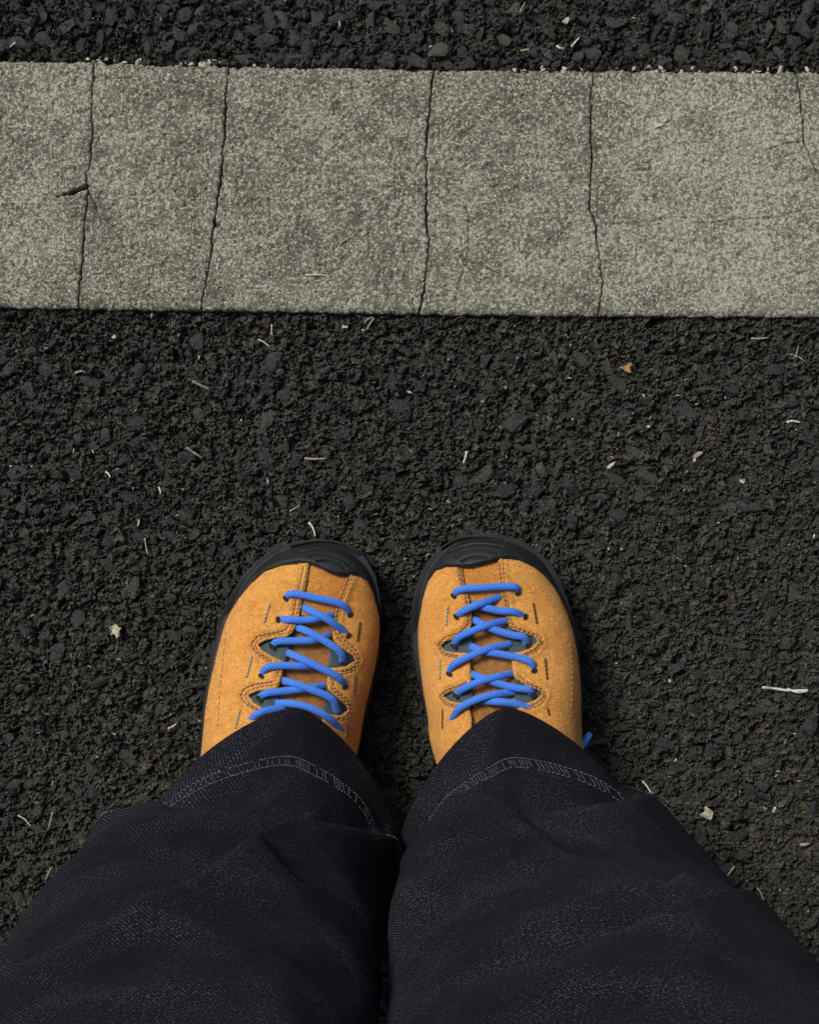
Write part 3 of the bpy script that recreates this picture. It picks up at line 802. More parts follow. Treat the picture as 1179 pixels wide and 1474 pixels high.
D_left = dict(outer={1: -1, 0: 0},
    slot=[(648, 225), (630, 330), (606, 430), (585, 520), (556, 590), (530, 612), (470, 618), (410, 632), (372, 655), (400, 690), (450, 718), (500, 742), (512, 752),
          (500, 810), (488, 868), (470, 885), (420, 892), (365, 900), (322, 922), (350, 962), (400, 995), (455, 1005), (460, 1060), (440, 1180), (440, 1330), (700, 1330),
          (705, 1180), (715, 1050), (722, 1018), (770, 1028), (810, 1030), (850, 1002), (838, 975), (805, 945), (770, 915), (742, 888), (742, 830), (746, 782), (790, 778),
          (840, 770), (890, 740), (878, 715), (845, 692), (800, 660), (770, 620), (775, 560), (790, 480), (812, 420), (840, 345), (858, 275)],
    panel=[(660, 200), (620, 330), (590, 440), (600, 500), (700, 520), (800, 500), (830, 420), (860, 340), (885, 260), (790, 270), (720, 235)],
    tongue=[(610, 425), (560, 520), (500, 640), (470, 760), (450, 880), (430, 1000), (420, 1320), (720, 1320), (750, 1000), (780, 860), (785, 740), (800, 620), (815, 520), (805, 430), (700, 432)],
    webs=[[(352, 650), (420, 610), (560, 600), (545, 660), (530, 700), (520, 760), (500, 770), (430, 725)],
          [(300, 920), (370, 885), (490, 875), (482, 940), (470, 1020), (420, 1015), (345, 985)],
          [(910, 735), (840, 670), (760, 640), (752, 700), (745, 790), (800, 800), (860, 785)],
          [(872, 1000), (810, 930), (735, 880), (728, 950), (712, 1030), (780, 1050), (850, 1035)]],
    cap_out=[(128, 745), (148, 650), (190, 500), (248, 380), (308, 290), (380, 213), (470, 150), (580, 112), (700, 98), (800, 108), (880, 140), (950, 200), (1000, 290), (1022, 400), (1031, 520), (1030, 620)],
    cap_in=[(1020, 610), (1016, 500), (992, 390), (955, 318), (905, 286), (850, 290), (800, 288), (745, 270), (700, 246), (655, 228), (600, 221), (500, 231), (410, 262), (340, 325), (272, 408), (212, 520), (168, 655), (140, 745)],
    arcs=[[(650, 185), (720, 175), (800, 195), (870, 235)], [(690, 215), (750, 212), (810, 232), (838, 255)], [(600, 165), (700, 145), (800, 152), (900, 205)],
          [(560, 140), (690, 118), (810, 130), (920, 185)]],
    seams=[[(612, 240), (600, 300), (575, 400), (555, 500), (520, 575), (440, 592), (370, 605), (330, 655), (372, 705), (440, 748), (485, 770), (470, 830)],
           [(635, 240), (622, 310), (598, 410), (574, 500), (540, 590), (460, 602), (395, 615), (350, 655), (388, 702), (450, 738)],
           [(470, 838), (440, 852), (360, 860), (300, 885), (275, 925), (310, 970), (370, 1005)], [(478, 860), (430, 872), (365, 880), (318, 900), (298, 925), (340, 978), (395, 1008)],
           [(868, 300), (845, 350), (820, 420), (800, 510), (792, 580), (830, 630), (890, 680), (912, 735), (880, 790), (820, 808), (770, 812)],
           [(850, 300), (825, 360), (800, 430), (785, 510), (775, 590), (820, 650), (875, 695), (902, 738), (865, 782), (800, 792)],
           [(765, 850), (775, 885), (830, 930), (875, 985), (860, 1040), (800, 1055)], [(752, 880), (790, 915), (840, 955), (862, 995), (835, 1035), (780, 1045)]],
    side_seams=[[(205, 590), (190, 700), (178, 820), (168, 950), (160, 1100)]],
    bars=[([(435, 440), (405, 540)], 'thread_grey'), ([(342, 710), (312, 830)], 'thread_grey'), ([(278, 1000), (252, 1100)], 'thread_grey'),
          ([(914, 535), (900, 640)], 'thread_dark'), ([(892, 820), (880, 930)], 'thread_dark'), ([(852, 1080), (848, 1150)], 'thread_dark')],
    laces=[([(482, 521), (540, 522), (620, 524), (700, 515), (772, 494)], 0), ([(448, 662), (485, 637), (590, 634), (680, 628), (750, 603)], 0),
           ([(392, 820), (425, 775), (520, 765), (610, 768), (700, 772)], 0), ([(378, 938), (425, 910), (540, 897), (640, 885), (728, 872)], 0),
           ([(330, 1058), (370, 1022), (420, 1003), (520, 990)], 0),
           ([(522, 408), (560, 384), (680, 407), (815, 440), (862, 495)], 2),
           ([(608, 455), (680, 487), (765, 533), (852, 606)], 1), ([(575, 562), (640, 585), (740, 640), (812, 695), (826, 752)], 1),
           ([(530, 698), (600, 725), (700, 772), (800, 825), (834, 878)], 1), ([(497, 845), (560, 856), (660, 890), (765, 940), (794, 1012)], 1),
           ([(470, 966), (560, 966), (660, 990), (750, 1040), (815, 1115)], 1)])
D_right = dict(outer={1: 0, 0: -1},
    slot=[(335, 235), (352, 330), (385, 410), (402, 470), (400, 545), (385, 585), (350, 608), (300, 625), (262, 640), (238, 662), (262, 688), (310, 698), (360, 700), (392, 705),
          (396, 760), (396, 850), (385, 878), (330, 892), (285, 905), (252, 926), (280, 952), (330, 964), (385, 966), (400, 1040), (410, 1330), (690, 1330), (680, 1180),
          (645, 1040), (640, 970), (690, 968), (740, 950), (780, 915), (755, 892), (715, 875), (660, 855), (628, 830), (618, 760), (610, 700), (650, 698), (700, 680), (730, 660), (754, 635),
          (730, 612), (690, 600), (640, 585), (602, 560), (582, 480), (565, 400), (552, 330), (540, 205)],
    panel=[(330, 220), (340, 330), (360, 400), (400, 470), (480, 480), (590, 470), (580, 390), (572, 330), (560, 190), (480, 215), (400, 235)],
    tongue=[(395, 395), (385, 480), (375, 600), (370, 760), (370, 960), (385, 1320), (700, 1320), (665, 960), (645, 800), (625, 650), (605, 520), (575, 395), (480, 392)],
    webs=[[(215, 662), (270, 620), (400, 590), (412, 660), (408, 725), (330, 720), (250, 705)], [(230, 926), (290, 885), (400, 870), (412, 930), (408, 985), (330, 985), (260, 965)],
          [(775, 635), (710, 590), (600, 560), (598, 640), (610, 720), (700, 710), (750, 680)], [(800, 915), (740, 870), (628, 830), (630, 900), (640, 990), (720, 985), (775, 955)]],
    cap_out=[(92, 740), (82, 650), (80, 500), (98, 380), (130, 280), (180, 200), (250, 130), (330, 88), (430, 68), (540, 72), (640, 100), (730, 150), (800, 215), (862, 318), (905, 430), (948, 570), (966, 670)],
    cap_in=[(956, 670), (934, 570), (888, 438), (840, 350), (790, 290), (725, 238), (650, 204), (600, 195), (540, 205), (470, 226), (400, 244), (330, 244), (262, 240), (205, 262), (168, 318), (140, 410), (122, 540), (122, 660), (128, 740)],
    arcs=[[(315, 190), (370, 163), (450, 152), (540, 166)], [(350, 214), (390, 198), (440, 190), (490, 196)], [(280, 165), (350, 135), (450, 122), (560, 135)],
          [(250, 150), (330, 108), (440, 95), (570, 108)]],
    seams=[[(325, 250), (338, 330), (365, 400), (380, 470), (378, 545), (330, 590), (262, 610), (215, 655), (250, 708), (330, 724), (370, 730)],
           [(346, 250), (358, 330), (388, 420), (392, 540), (345, 598), (280, 620), (228, 660), (262, 700), (330, 712)],
           [(372, 850), (330, 872), (265, 890), (228, 925), (262, 972), (330, 990)], [(380, 862), (340, 882), (280, 896), (240, 926), (270, 962), (330, 976)],
           [(565, 215), (572, 330), (590, 420), (605, 500), (625, 560), (700, 585), (760, 605), (782, 640), (740, 690), (680, 715)],
           [(545, 215), (556, 330), (575, 420), (590, 500), (612, 570), (690, 592), (745, 612), (766, 638), (735, 676), (670, 706)],
           [(645, 810), (690, 850), (770, 885), (800, 920), (765, 970), (690, 998)], [(640, 835), (680, 862), (750, 888), (788, 918), (745, 962), (680, 984)]],
    side_seams=[[(925, 650), (935, 760), (935, 880), (930, 1000)]],
    bars=[([(274, 450), (265, 555)], 'thread_grey'), ([(232, 730), (232, 840)], 'thread_grey'), ([(248, 1000), (246, 1100)], 'thread_dark'),
          ([(728, 435), (748, 545)], 'thread_dark'), ([(792, 730), (802, 840)], 'thread_dark'), ([(805, 990), (812, 1030)], 'thread_dark')],
    laces=[([(402, 440), (460, 455), (540, 474), (620, 480), (684, 506)], 0), ([(412, 522), (460, 548), (530, 578), (620, 604), (675, 615), (698, 656)], 0),
           ([(398, 665), (470, 690), (560, 706), (655, 724), (715, 748), (732, 790)], 0), ([(398, 812), (470, 835), (560, 865), (640, 884), (705, 893), (722, 920)], 0),
           ([(410, 950), (520, 955), (620, 965), (745, 1004)], 0),
           ([(306, 395), (345, 362), (450, 353), (560, 347), (632, 350), (646, 380)], 2),
           ([(320, 506), (365, 472), (450, 437), (555, 402)], 1), ([(306, 660), (338, 612), (430, 571), (500, 546), (588, 528)], 1),
           ([(282, 808), (308, 757), (400, 711), (500, 672), (608, 653)], 1), ([(316, 922), (365, 882), (450, 846), (540, 821), (630, 808)], 1),
           ([(298, 1058), (335, 992), (420, 946), (520, 917), (634, 908)], 1)])
build_shoe(left, 'left orange suede shoe with blue laces and black rubber toe cap', D_left)
shoe_r = build_shoe(right, 'right orange suede shoe with a blue lace end poking out behind its hem', D_right)
# the loose lace end that shows beside the right hem
x0, y0 = unproj(836, 1072, .040); x1, y1 = unproj(849, 1057, .036)
xa, ya = unproj(815, 1085, .058)
V, F, UV = tube([(float(xa), float(ya), .060), (float(x0), float(y0), .045), (float(x1), float(y1), .036)], .0023, .0020, 12, 20)
obj_np('lace', V, to_tris(F), M['lace'], shoe_r, uv=UV)

# ------------------------------------------------------------------ person: baggy dark jeans, from the hems up to the waist
person = empty('person', (0, -.17, 0))
tag(person, 'person in baggy dark denim jeans standing with feet together, seen from above', 'person')
def pchip(x, y, q):
    x = np.asarray(x, float); y = np.asarray(y, float); h = np.diff(x); dl = np.diff(y)/h
    m = np.zeros(len(x)); m[0], m[-1] = dl[0], dl[-1]
    for i in range(1, len(x)-1):
        m[i] = 0 if dl[i-1]*dl[i] <= 0 else 3*(h[i-1]+h[i])/((2*h[i]+h[i-1])/dl[i-1]+(h[i]+2*h[i-1])/dl[i])
    k = np.clip(np.searchsorted(x, q)-1, 0, len(x)-2); t = (q-x[k])/h[k]
    return (2*t**3-3*t**2+1)*y[k]+(t**3-2*t**2+t)*h[k]*m[k]+(-2*t**3+3*t**2)*y[k+1]+(t**3-t**2)*h[k]*m[k+1]
#        z     tilt   front  back
RING = [(.055, .036, -.0835, -.262), (.072, .036, -.110, -.272), (.096, .032, -.126, -.278), (.126, .024, -.134, -.284), (.155, .017, -.141, -.288),
        (.185, .010, -.150, -.294), (.22, .005, -.160, -.300), (.30, 0, -.177, -.315), (.36, 0, -.190, -.325), (.42, 0, -.201, -.337), (.50, 0, -.214, -.352),
        (.60, 0, -.228, -.375), (.75, 0, -.245, -.415), (.96, 0, -.250, -.450)]
RING = np.array(RING)
def leg(side, hem_px, hem_c, sil_l, sil_r, upper, folds, seed):
    zc = RING[:, 0]; yc = (RING[:, 2]+RING[:, 3])/2
    _, row = proj(0*zc, yc, zc)
    xl = np.zeros(len(zc)); xr = np.zeros(len(zc))
    for i in range(len(zc)):
        z, r = zc[i], row[i]
        if i == 0: pl, pr = hem_px
        else:
            pl = np.interp(r, [q[0] for q in sil_l], [q[1] for q in sil_l]); pr = np.interp(r, [q[0] for q in sil_r], [q[1] for q in sil_r])
        xl[i] = unproj(pl, r, z)[0]; xr[i] = unproj(pr, r, z)[0]
        if z > .32: xl[i], xr[i] = np.interp(z, upper[0], upper[1]), np.interp(z, upper[0], upper[2])
    nz, nf = 230, 260
    q = np.concatenate([np.linspace(zc[0], .34, 180, endpoint=False), np.linspace(.34, zc[-1], nz-180)])
    g = lambda a: pchip(zc, a, q)
    Lx, Rx, Yf, Yb, Ti = g(xl), g(xr), g(RING[:, 2]), g(RING[:, 3]), g(RING[:, 1])
    ph = np.linspace(-math.pi, math.pi, nf, endpoint=False)
    c, s = np.cos(ph), np.sin(ph)
    e = (2/np.interp(q, [.055, .075, .11, .16, .22, .30], [1.42, 1.50, 1.62, 1.80, 2.0, 2.2]))[:, None]
    cs = np.sign(c)[None]*np.abs(c)[None]**e; sn = np.sign(s)[None]*np.abs(s)[None]**e
    hc = unproj(hem_c, row[0], zc[0])[0]; k = smooth01(.05, .22, q)
    cx = hc*(1-k) + (Lx+Rx)/2*k; a = np.where(s[None] > 0, (Rx-cx)[:, None], (cx-Lx)[:, None]); cy = (Yf+Yb)/2; b = (Yf-Yb)/2
    X = cx[:, None] + a*sn; Y = cy[:, None] + b[:, None]*cs; Z = q[:, None] + Ti[:, None]*c[None]
    w_ = np.hanning(33); w_ /= w_.sum()                  # cloth rounds off the peak of the opening
    def rnd(A): return np.stack([np.convolve(np.concatenate([r_[-16:], r_, r_[:16]]), w_, 'valid') for r_ in A])
    X, Y = rnd(X), rnd(Y)
    P = np.stack([X, Y, Z], 2)
    FLIP = 1.0
    def normals(P):
        du = np.roll(P, -1, 1)-np.roll(P, 1, 1); dv = np.gradient(P, axis=0)
        n = np.cross(du, dv)*FLIP; return n/np.linalg.norm(n, axis=2)[..., None]
    N = normals(P)
    if N[60, nf//2, 1] < 0: FLIP = -1.0; N = -N          # column nf//2 is the front: make normals point out
    px, py = proj(P[..., 0], P[..., 1], P[..., 2])
    disp = np.zeros(X.shape)
    front = smooth01(.05, .55, c)[None, :]
    U = np.cumsum(np.concatenate([np.zeros((nz, 1)), np.linalg.norm(np.diff(P, axis=1), axis=2)], 1), axis=1)
    Vv = np.cumsum(np.concatenate([np.zeros((1, nf)), np.linalg.norm(np.diff(P, axis=0), axis=2)], 0), axis=0)
    U = (ph/(2*math.pi))[None, :]*.52 + 0*U
    Vm = np.broadcast_to(Vv.mean(axis=1)[:, None], X.shape)
    disp += (.003+.008*front)*(fbm(U*9+seed, Vm*11, seed, 3)-.5)*smooth01(.015, .09, Vm)
    disp += .004*(fbm(U*30+seed, Vm*40, seed+3, 2)-.5)*smooth01(.02, .09, Vm)
    for pts, kind, amp, wd in folds:
        Q = catmull(pts, 60); d = np.full(X.shape, 1e9); sg = np.zeros(X.shape)
        for (x0, y0), (x1, y1) in zip(Q[:-1], Q[1:]):
            ex, ey = x1-x0, y1-y0; L = ex*ex+ey*ey+1e-9
            t = np.clip(((px-x0)*ex+(py-y0)*ey)/L, 0, 1); dx = px-x0-t*ex; dy = py-y0-t*ey; dd = np.hypot(dx, dy)
            cr = ex*dy-ey*dx
            m = dd < d; d = np.where(m, dd, d); sg = np.where(m, np.sign(cr), sg)
        sd_ = d*sg                                   # >0: below the traced line in the picture = higher up the leg
        if kind == 'ledge': f = np.tanh(sd_/7)*np.exp(-(d/np.where(sd_ > 0, wd*1.8, wd))**1.3)
        elif kind == 'ridge': f = np.exp(-(d/wd)**1.6)
        elif kind == 'step': f = np.tanh(sd_/16)*np.exp(-(d/wd)**1.4)
        else: f = -np.exp(-(d/wd)**1.6)
        disp += amp*f*front
    from_hem = smooth01(0, .02, Vm)
    P = P + N*(disp*(.25+.75*from_hem))[..., None]
    # rounded hem edge, then a turned-up lining
    rows = [P]; uvr = [np.stack([U, Vm], 2)]
    N2 = normals(P)
    inn = [P[k]-N2[k]*.0016 for k in (14, 7, 2)] + [P[0]-N2[0]*.0009-np.array((0, 0, .0004))]
    A = np.concatenate([np.stack(inn), P], 0)
    UVA = np.concatenate([np.stack([np.stack([U[k], Vm[k]], 1) for k in (14, 7, 2, 0)]), np.stack([U, Vm], 2)], 0)
    A = np.concatenate([A, A[:, :1]], 1); UVA = np.concatenate([UVA, UVA[:, :1] + np.array((.52, 0))], 1)
    n0, n1 = A.shape[:2]; idx = np.arange(n0*n1).reshape(n0, n1)
    F = np.stack([idx[:-1, :-1].ravel(), idx[:-1, 1:].ravel(), idx[1:, 1:].ravel(), idx[1:, :-1].ravel()], 1)
    o = obj_np('trouser_leg', A.reshape(-1, 3), F, M['denim'], person, uv=UVA.reshape(-1, 2))
    o['label'] = side
    # hem stitching: two rows of white thread joined by slanting stitches
    Nn = normals(P); inner = 1 if 'left' in side else -1
    def at(u, v):                                     # u: column (float), v: metres above the hem
        j0 = int(np.floor(u)) % nf; f = u-math.floor(u)
        colv = Vv[:, j0]; v = v*(1-.45*float(smooth01(.25, 1.15, inner*ph[j0]))); k = np.interp(v, colv, np.arange(nz)); k0 = min(int(k), nz-2); g_ = k-k0
        p = (P[k0, j0]*(1-g_)+P[k0+1, j0]*g_)*(1-f) + (P[k0, (j0+1) % nf]*(1-g_)+P[k0+1, (j0+1) % nf]*g_)*f
        return p, Nn[k0, j0]
    for rowname, kind in (('hem_stitching', 'rows'), ('hem_overlock', 'zig')):
        VV, FF, nv = [], [], 0
        u = 0.0; per = nf; stepu = nf*.0024/.5
        while u < per-stepu:
            segs = []
            if kind == 'rows':
                for v in (.0345, .0415):
                    segs.append((at(u, v), at(u+stepu*.80, v), .00033))
            else:
                if random.random() < .75: segs.append((at(u, .0352), at(u+stepu*random.uniform(.7, 1.0), .0408), .00019))
            for (p, n_), (p2, n2), r in segs:
                r = r*random.uniform(.7, 1.1)
                if random.random() < .06: continue
                V, Ff, _ = tube([p-n_*.0003, (p+p2)/2+n_*.0005, p2-n2*.0003], r, r, 5, 4)
                Ff = to_tris(Ff); VV.append(V); FF.append(Ff+nv); nv += len(V)
            u += stepu
        st = obj_np(rowname, np.concatenate(VV), np.concatenate(FF), M['thread_white'], None)
        st.data.transform(__import__('mathutils').Matrix.Translation(-person.location)); st.parent = o; tag(st, kind='stuff')
    return o
leg('left trouser leg', (198, 577), 430,
    [(1100, 215), (1130, 195), (1150, 165), (1182, 131), (1215, 126), (1270, 98), (1330, 40), (1390, -5), (1474, -65), (1700, -180)],
    [(1085, 520), (1120, 532), (1150, 549), (1195, 583), (1240, 578), (1300, 562), (1350, 553), (1420, 550), (1474, 546), (1700, 530)],
    ([.32, .42, .5, .6, .75, .96], [-.243, -.24, -.235, -.225, -.205, -.185], [-.012, -.012, -.012, -.012, -.004, .01]),
    [([(120, 1186), (190, 1168), (255, 1161), (356, 1170), (458, 1188), (590, 1206)], 'ledge', .011, 34),
     ([(254, 1182), (310, 1204), (351, 1230)], 'step', .004, 60),
     ([(351, 1230), (300, 1264), (244, 1296), (150, 1340), (30, 1392)], 'ledge', -.009, 42),
     ([(351, 1230), (387, 1265), (450, 1325), (509, 1382), (540, 1440)], 'ridge', .005, 26),
     ([(470, 1225), (530, 1270), (560, 1300)], 'groove', .004, 24),
     ([(210, 1320), (300, 1375), (380, 1440), (410, 1500)], 'ridge', .009, 50)], 11)
leg('right trouser leg', (575, 932), 725,
    [(1100, 620), (1150, 601), (1180, 592), (1228, 584), (1250, 592), (1272, 606), (1300, 576), (1350, 560), (1420, 555), (1474, 550), (1700, 540)],
    [(1060, 845), (1090, 882), (1140, 930), (1200, 988), (1260, 1040), (1350, 1112), (1430, 1180), (1474, 1216), (1700, 1360)],
    ([.32, .42, .5, .6, .75, .96], [-.008, .0, .006, .008, .002, -.01], [.243, .24, .235, .225, .205, .185]),
    [([(600, 1238), (640, 1200), (686, 1166), (807, 1158), (900, 1153)], 'ledge', .011, 34),
     ([(686, 1166), (645, 1225), (605, 1290), (570, 1350)], 'ridge', .009, 30),
     ([(765, 1198), (830, 1232), (900, 1258), (960, 1268)], 'step', .010, 70),
     ([(665, 1416), (760, 1395), (875, 1358), (960, 1325)], 'ledge', .007, 48),
     ([(700, 1474), (800, 1430), (930, 1400), (1000, 1392)], 'ridge', .005, 40),
     ([(612, 1274), (640, 1300), (620, 1360)], 'groove', .004, 26)], 23)
# waist, above the picture
zz = np.linspace(.74, 1.0, 14); ph = np.linspace(0, 2*math.pi, 72, endpoint=False)
V = []
for z in zz:
    k = np.interp(z, [.74, .82, .9, 1.0], [.55, 1, 1, .88])
    V.append(np.column_stack([.205*k*np.cos(ph), -.350+.115*k*np.sin(ph), np.full(72, z)]))
V = np.vstack(V + [np.array([[0, -.35, .735]]), np.array([[0, -.35, 1.0]])])
F = [(r*72+i, r*72+(i+1) % 72, (r+1)*72+(i+1) % 72, (r+1)*72+i) for r in range(13) for i in range(72)]
F += [((i+1) % 72, i, 14*72, 14*72) for i in range(72)] + [(13*72+i, 13*72+(i+1) % 72, 14*72+1, 14*72+1) for i in range(72)]
obj_np('trouser_waist', V, to_tris(np.array(F)), M['denim'], person, uv=np.column_stack([V[:, 0], V[:, 2]]))

# ------------------------------------------------------------------ litter lying on the asphalt, each piece a thing
def straw(name, pts, r, mat, label, cat, z0=.0012, fork=None, taper=.5, group=None):
    P = np.array(pts, float); x, y = unproj(P[:, 0], P[:, 1], .002)
    zz_ = []
    for a, b in zip(x, y):
        s = [(0, 0), (.002, 0), (-.002, 0), (0, .002), (0, -.002)]
        if near_y(a) < b < far_y(a): zz_.append(ZS+.0006)
        else: zz_.append(max(float(mastic_height(np.array(a+u), np.array(b+v), b > .2)) for u, v in s))
    if z0 == .0012: zz_ = np.maximum(zz_, np.mean(zz_))
    Q = np.column_stack([x, y, np.array(zz_)+z0])
    root = bpy.data.objects.new(name, None)
    n = 8*len(P); rr = r*(1-taper*np.linspace(0, 1, n))*(1+.12*np.sin(np.linspace(0, 17, n)))
    V, F, _ = tube(Q, rr, rr*.7, 7, n)
    me = mesh_np(name, V, to_tris(F), M[mat], off=tuple(Q[0]))
    o = link(bpy.data.objects.new(name, me)); o.location = Q[0]
    return tag(o, label, cat, group)
def sprig(name, center, arms, r, mat, label, cat):
    """several needles joined at one node"""
    cx, cy = unproj(*center, .003); VV, FF, nv = [], [], 0
    z = float(mastic_height(np.array(cx), np.array(cy), False))+.0030
    for (ax_, ay_) in arms:
        ex, ey = unproj(ax_, ay_, .003); ez = max(z-.0015, float(mastic_height(np.array(ex), np.array(ey), False))+.001)
        V, F, _ = tube([(cx, cy, z), ((cx+ex)/2, (cy+ey)/2, (z+ez)/2+.0006), (ex, ey, ez)], np.linspace(r, r*.5, 14), np.linspace(r, r*.5, 14), 6, 14)
        F = to_tris(F); VV.append(V); FF.append(F+nv); nv += len(V)
    o = link(bpy.data.objects.new(name, mesh_np(name, np.concatenate(VV), np.concatenate(FF), M[mat], off=(cx, cy, z)))); o.location = (cx, cy, z)
    return tag(o, label, cat)
def leaf(name, outline, mat, label, curl=.0016, z0=.0030, vein=None):
    P = np.array(outline, float); x, y = unproj(P[:, 0], P[:, 1], .004); L = resample(smooth_closed(np.stack([x, y], 1)) if len(P) > 5 else np.stack([x, y], 1), .0007, True)
    Pp, T = cdt([L], hexgrid(L, .0008), .0008)
    c = L.mean(axis=0); far = c[1] > .2
    z = float(np.max(mastic_height(L[:, 0], L[:, 1], far)))*.6 + z0
    zz_ = z + curl*(fbm(Pp[:, 0]*240, Pp[:, 1]*240, 44, 2)-.5)*2 + curl*.35*np.sin((Pp[:, 0]-c[0])*900)
    V = np.column_stack([Pp, zz_]); n = len(V); B = bedges(T)
    V2 = V - np.array((0, 0, .00035)); F = np.vstack([T, T[:, ::-1]+n] + [np.array([(b, a, a+n), (b, a+n, b+n)]) for a, b in B])
    o = link(bpy.data.objects.new(name, mesh_np(name, np.vstack([V, V2]), F, M[mat], off=(c[0], c[1], z)))); o.location = (c[0], c[1], z)
    return tag(o, label, 'leaf')
def pebble(px, py, r, mat, label, el=1.2, seed=0, rot=0., name='pebble', cat='pebble', flat=.7):
    x, y = unproj(px, py, .002); on = near_y(x) < y < far_y(x)
    z = ZS if on else float(mastic_height(np.array(x), np.array(y), y > .2))
    V, F = SHAPES[seed % len(SHAPES)]
    o = link(bpy.data.objects.new(name, mesh_np(name, V*np.array((r*el, r, r*flat)), F, M[mat], smooth=False)))
    o.location = (float(x), float(y), z+r*.25); o.rotation_euler = (0, 0, rot)
    return tag(o, label, cat)

leaf('dry_leaf', [(891, 529), (899, 527), (904, 524), (909, 522), (912, 526), (907, 529), (909, 537), (902, 536), (897, 532)], 'leaf_brown',
     'curled reddish brown leaf scrap on asphalt below the concrete strip')
leaf('dry_leaf', [(1007, 1172), (1014, 1168), (1015, 1160), (1021, 1164), (1027, 1168), (1026, 1174), (1024, 1180), (1017, 1178)], 'leaf_pale',
     'small pale green dry leaf beside the right trouser leg')
leaf('dry_leaf', [(157, 903), (163, 900), (167, 898), (171, 902), (176, 904), (172, 908), (174, 914), (168, 918), (165, 913), (159, 914), (161, 908)], 'leaf_pale',
     'shrivelled pale olive leaf clump left of the left shoe', .003)
sprig('needle_tuft', (1147, 512), [(1135, 508), (1164, 521), (1150, 499), (1139, 519), (1158, 516)], .00045, 'straw',
      'crossed dry pale needles near the right edge below the strip', 'dry grass')
straw('straw', [(1097, 989), (1115, 991), (1138, 994), (1162, 993)], .0010, 'bleached', 'long flat bleached straw right of the right shoe', 'straw', .0028, taper=.25)
straw('straw', [(1134, 991), (1146, 996), (1161, 995)], .0006, 'bleached', 'short pale splinter lying against the long bleached straw', 'straw', .0020)
straw('twig', [(439, 660), (452, 661), (470, 660)], .0008, 'straw', 'thin horizontal pale twig above the left shoe', 'twig')
straw('straw', [(445, 752), (451, 761), (454, 772)], .0008, 'bleached', 'curved white straw just ahead of the left toe cap', 'straw')
straw('straw', [(672, 650), (670, 658), (667, 667)], .0009, 'bleached', 'short upright white splinter on asphalt above the right shoe', 'straw')
leaf('paper_scrap', [(873, 673), (878, 668), (886, 664), (884, 669), (876, 675)], 'chip', 'slanted elongated white scrap on asphalt above the right shoe', .0005)
straw('straw', [(1081, 488), (1092, 488), (1104, 487)], .0007, 'straw', 'short horizontal straw under the concrete strip near the right edge', 'straw')
straw('straw', [(1133, 608), (1141, 606), (1152, 608)], .0009, 'bleached', 'short whitish straw by the right edge level with the pink crumbs', 'straw')
straw('straw', [(538, 458), (533, 466), (527, 476)], .0007, 'straw', 'slanting dry grass stalk at the lower edge of the third slab', 'straw', .003)
straw('straw', [(537, 457), (530, 460), (525, 466)], .0006, 'straw', 'thinner grass stalk leaning on the slanting one at the third slab', 'straw', .0025)
straw('straw', [(391, 467), (391, 475), (391, 483)], .0006, 'straw', 'tiny upright straw just under the third slab from the left', 'straw')
straw('straw', [(372, 489), (379, 492), (388, 499)], .0006, 'bleached', 'short white slanting straw below the tiny upright one under the third slab', 'straw')
straw('twig', [(268, 644), (278, 651), (286, 656), (292, 661)], .0011, 'twig', 'knobbly grey brown twig in the asphalt left of centre', 'twig')
straw('twig', [(277, 549), (289, 555), (301, 561)], .0011, 'twig', 'straight brown twig fragment under the second crack of the strip', 'twig')
straw('straw', [(417, 736), (424, 732), (432, 728)], .0006, 'straw', 'slanted pale straw just above the left shoe toe', 'straw')
straw('straw', [(209, 775), (210, 785), (213, 798)], .0006, 'straw', 'long thin upright straw left of the left shoe', 'straw')
straw('straw', [(198, 757), (200, 752), (200, 748)], .0006, 'bleached', 'tiny white straw above the thin upright straw', 'straw')
straw('straw', [(152, 679), (156, 682), (159, 687)], .0008, 'bleached', 'small bent white straw midway between the strip and the olive leaf clump', 'straw')
straw('straw', [(229, 701), (231, 706), (232, 711)], .0006, 'bleached', 'tiny white splinter right of the small bent white straw', 'straw')
straw('straw', [(108, 537), (117, 535), (124, 536)], .0007, 'leaf_pale' if False else 'straw', 'short yellowish straw under the first slab', 'straw')
straw('straw', [(925, 1124), (931, 1131), (936, 1139)], .0008, 'bleached', 'white splinter touching the outer edge of the right trouser leg', 'straw')
straw('straw', [(1057, 1247), (1053, 1253), (1047, 1260)], .0008, 'straw', 'slanting pale straw beside the right knee', 'straw')
straw('straw', [(1091, 1278), (1096, 1286), (1099, 1296)], .0005, 'straw', 'hair thin curved straw near the lower right edge', 'straw')
straw('straw', [(24, 1174), (34, 1180), (43, 1189)], .0007, 'straw', 'curved pale straw left of the left trouser leg', 'straw')
straw('straw', [(77, 1168), (73, 1180), (70, 1191)], .0006, 'straw', 'upright pale straw between the leaf clump and the left knee', 'straw')
straw('straw', [(74, 1248), (70, 1256), (68, 1263)], .0005, 'straw', 'thin grey straw low beside the left trouser leg', 'straw')
straw('straw', [(243, 1048), (249, 1045), (253, 1042)], .0008, 'bleached', 'tiny white straw just left of the left shoe near its hem', 'straw')
straw('straw', [(823, 68), (827, 64), (833, 58)], .0009, 'bleached', 'white curved splinter on the asphalt beyond the strip', 'straw', .0040)
straw('straw', [(801, 69), (806, 72), (812, 71)], .0010, 'bleached', 'short white chip beside the curved splinter beyond the strip', 'straw', .0040)
straw('straw', [(750, 75), (757, 73), (761, 74)], .0008, 'straw', 'short yellowish straw beyond the strip near the centre', 'straw', .0040)
straw('straw', [(748, 20), (752, 12), (756, 4)], .0005, 'straw', 'thin straw touching the top edge beyond the strip', 'straw', .0040)
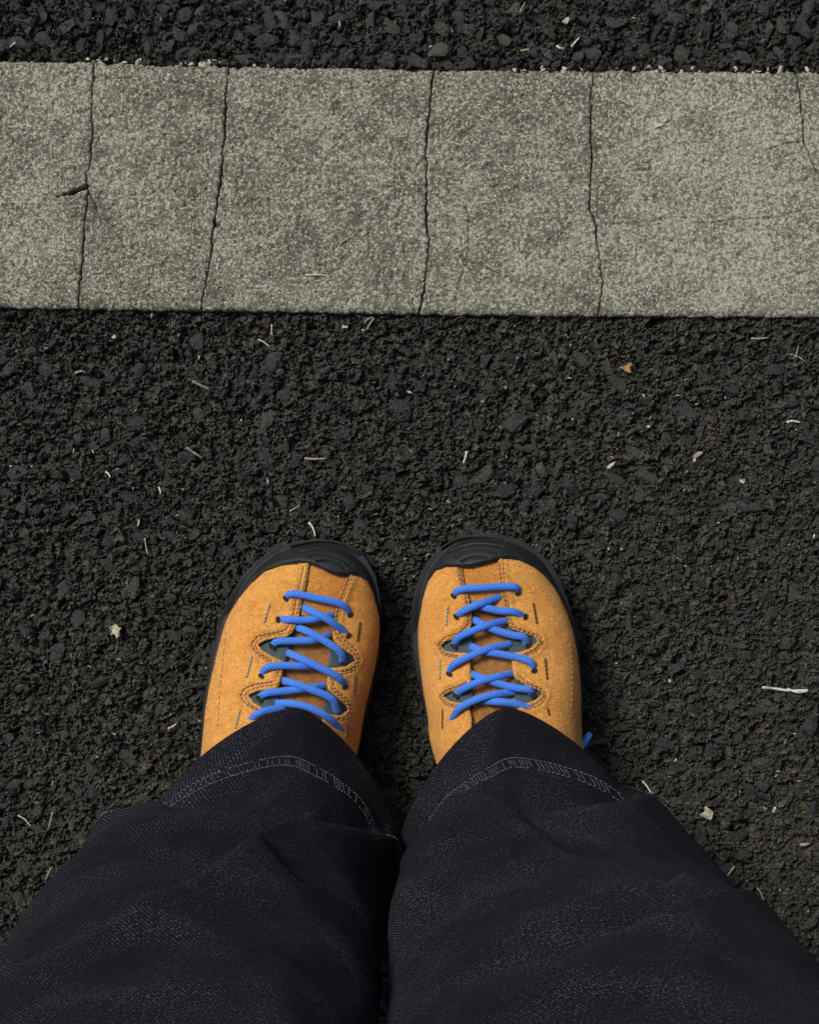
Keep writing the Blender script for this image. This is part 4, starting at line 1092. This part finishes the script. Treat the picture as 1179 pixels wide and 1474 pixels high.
straw('straw', [(888, 144), (897, 149), (907, 154)], .0006, 'straw', 'fine straw stuck to the fifth slab near its top', 'straw', .0004)
straw('straw', [(440, 397), (458, 397), (474, 398)], .0005, 'bleached', 'fine pale straw lying on the wide third slab', 'straw', .0004)
straw('straw', [(490, 352), (500, 345), (514, 336)], .0005, 'straw', 'faint curved straw on the third slab', 'straw', .0004)
pebble(1048, 570, .0034, 'chip', 'white chip of stone below the strip on the right', 1.0, 3, 1.2, flat=.5)
pebble(1160, 1215, .0036, 'chip_pink', 'round beige pebble at the right edge level with the knees', 1.1, 5, .3)
pebble(1117, 1168, .0024, 'chip', 'small white pebble right of the pale green leaf', 1.2, 6, .8)
pebble(813, 32, .0030, 'chip_pink', 'beige pebble on the asphalt beyond the strip', 1.6, 7, 1.0)
pebble(1005, 654, .0028, 'chip_pink', 'pinkish crumb of stone in the stained patch right of centre', 1.5, 8, .4, flat=.5)
pebble(1001, 662, .0018, 'chip', 'tiny white crumb beside the pinkish one', 1.2, 9, 1.4)
pebble(659, 630, .0015, 'chip', 'small white stone speck above the right shoe', 1.2, 10, 0)
pebble(1070, 692, .0020, 'chip', 'yellowish white stone crumb right of the right toe', 1.3, 11, 0)
pebble(934, 614, .0013, 'chip', 'tiny cream bead of stone right of centre', 1.0, 12, 0)
pebble(909, 595, .0016, 'chip', 'small cream stone above the tiny cream bead', 1.2, 13, 0)
pebble(497, 471, .0020, 'chip', 'white stone bead just under the strip near the grass stalk', 1.1, 14, 0)
pebble(523, 475, .0015, 'chip', 'white stone bead at the foot of the slanting grass stalk', 1.0, 15, 0)
pebble(25, 503, .0020, 'chip', 'white stone near the left edge below the strip', 1.2, 16, 0)
pebble(162, 484, .0018, 'chip', 'white stone speck under the second slab from the left', 1.2, 2, 0)
pebble(123, 575, .0030, 'chip_pink', 'dull beige stone set in the asphalt below the first crack', .9, 1, 0, flat=.5)
pebble(965, 980, .0018, 'chip', 'white stone crumb right of the right shoe', 1.1, 4, 0)
pebble(945, 182, .0030, 'chip', 'whitish lime spot on the fifth slab', 1.4, 4, .2, flat=.16)
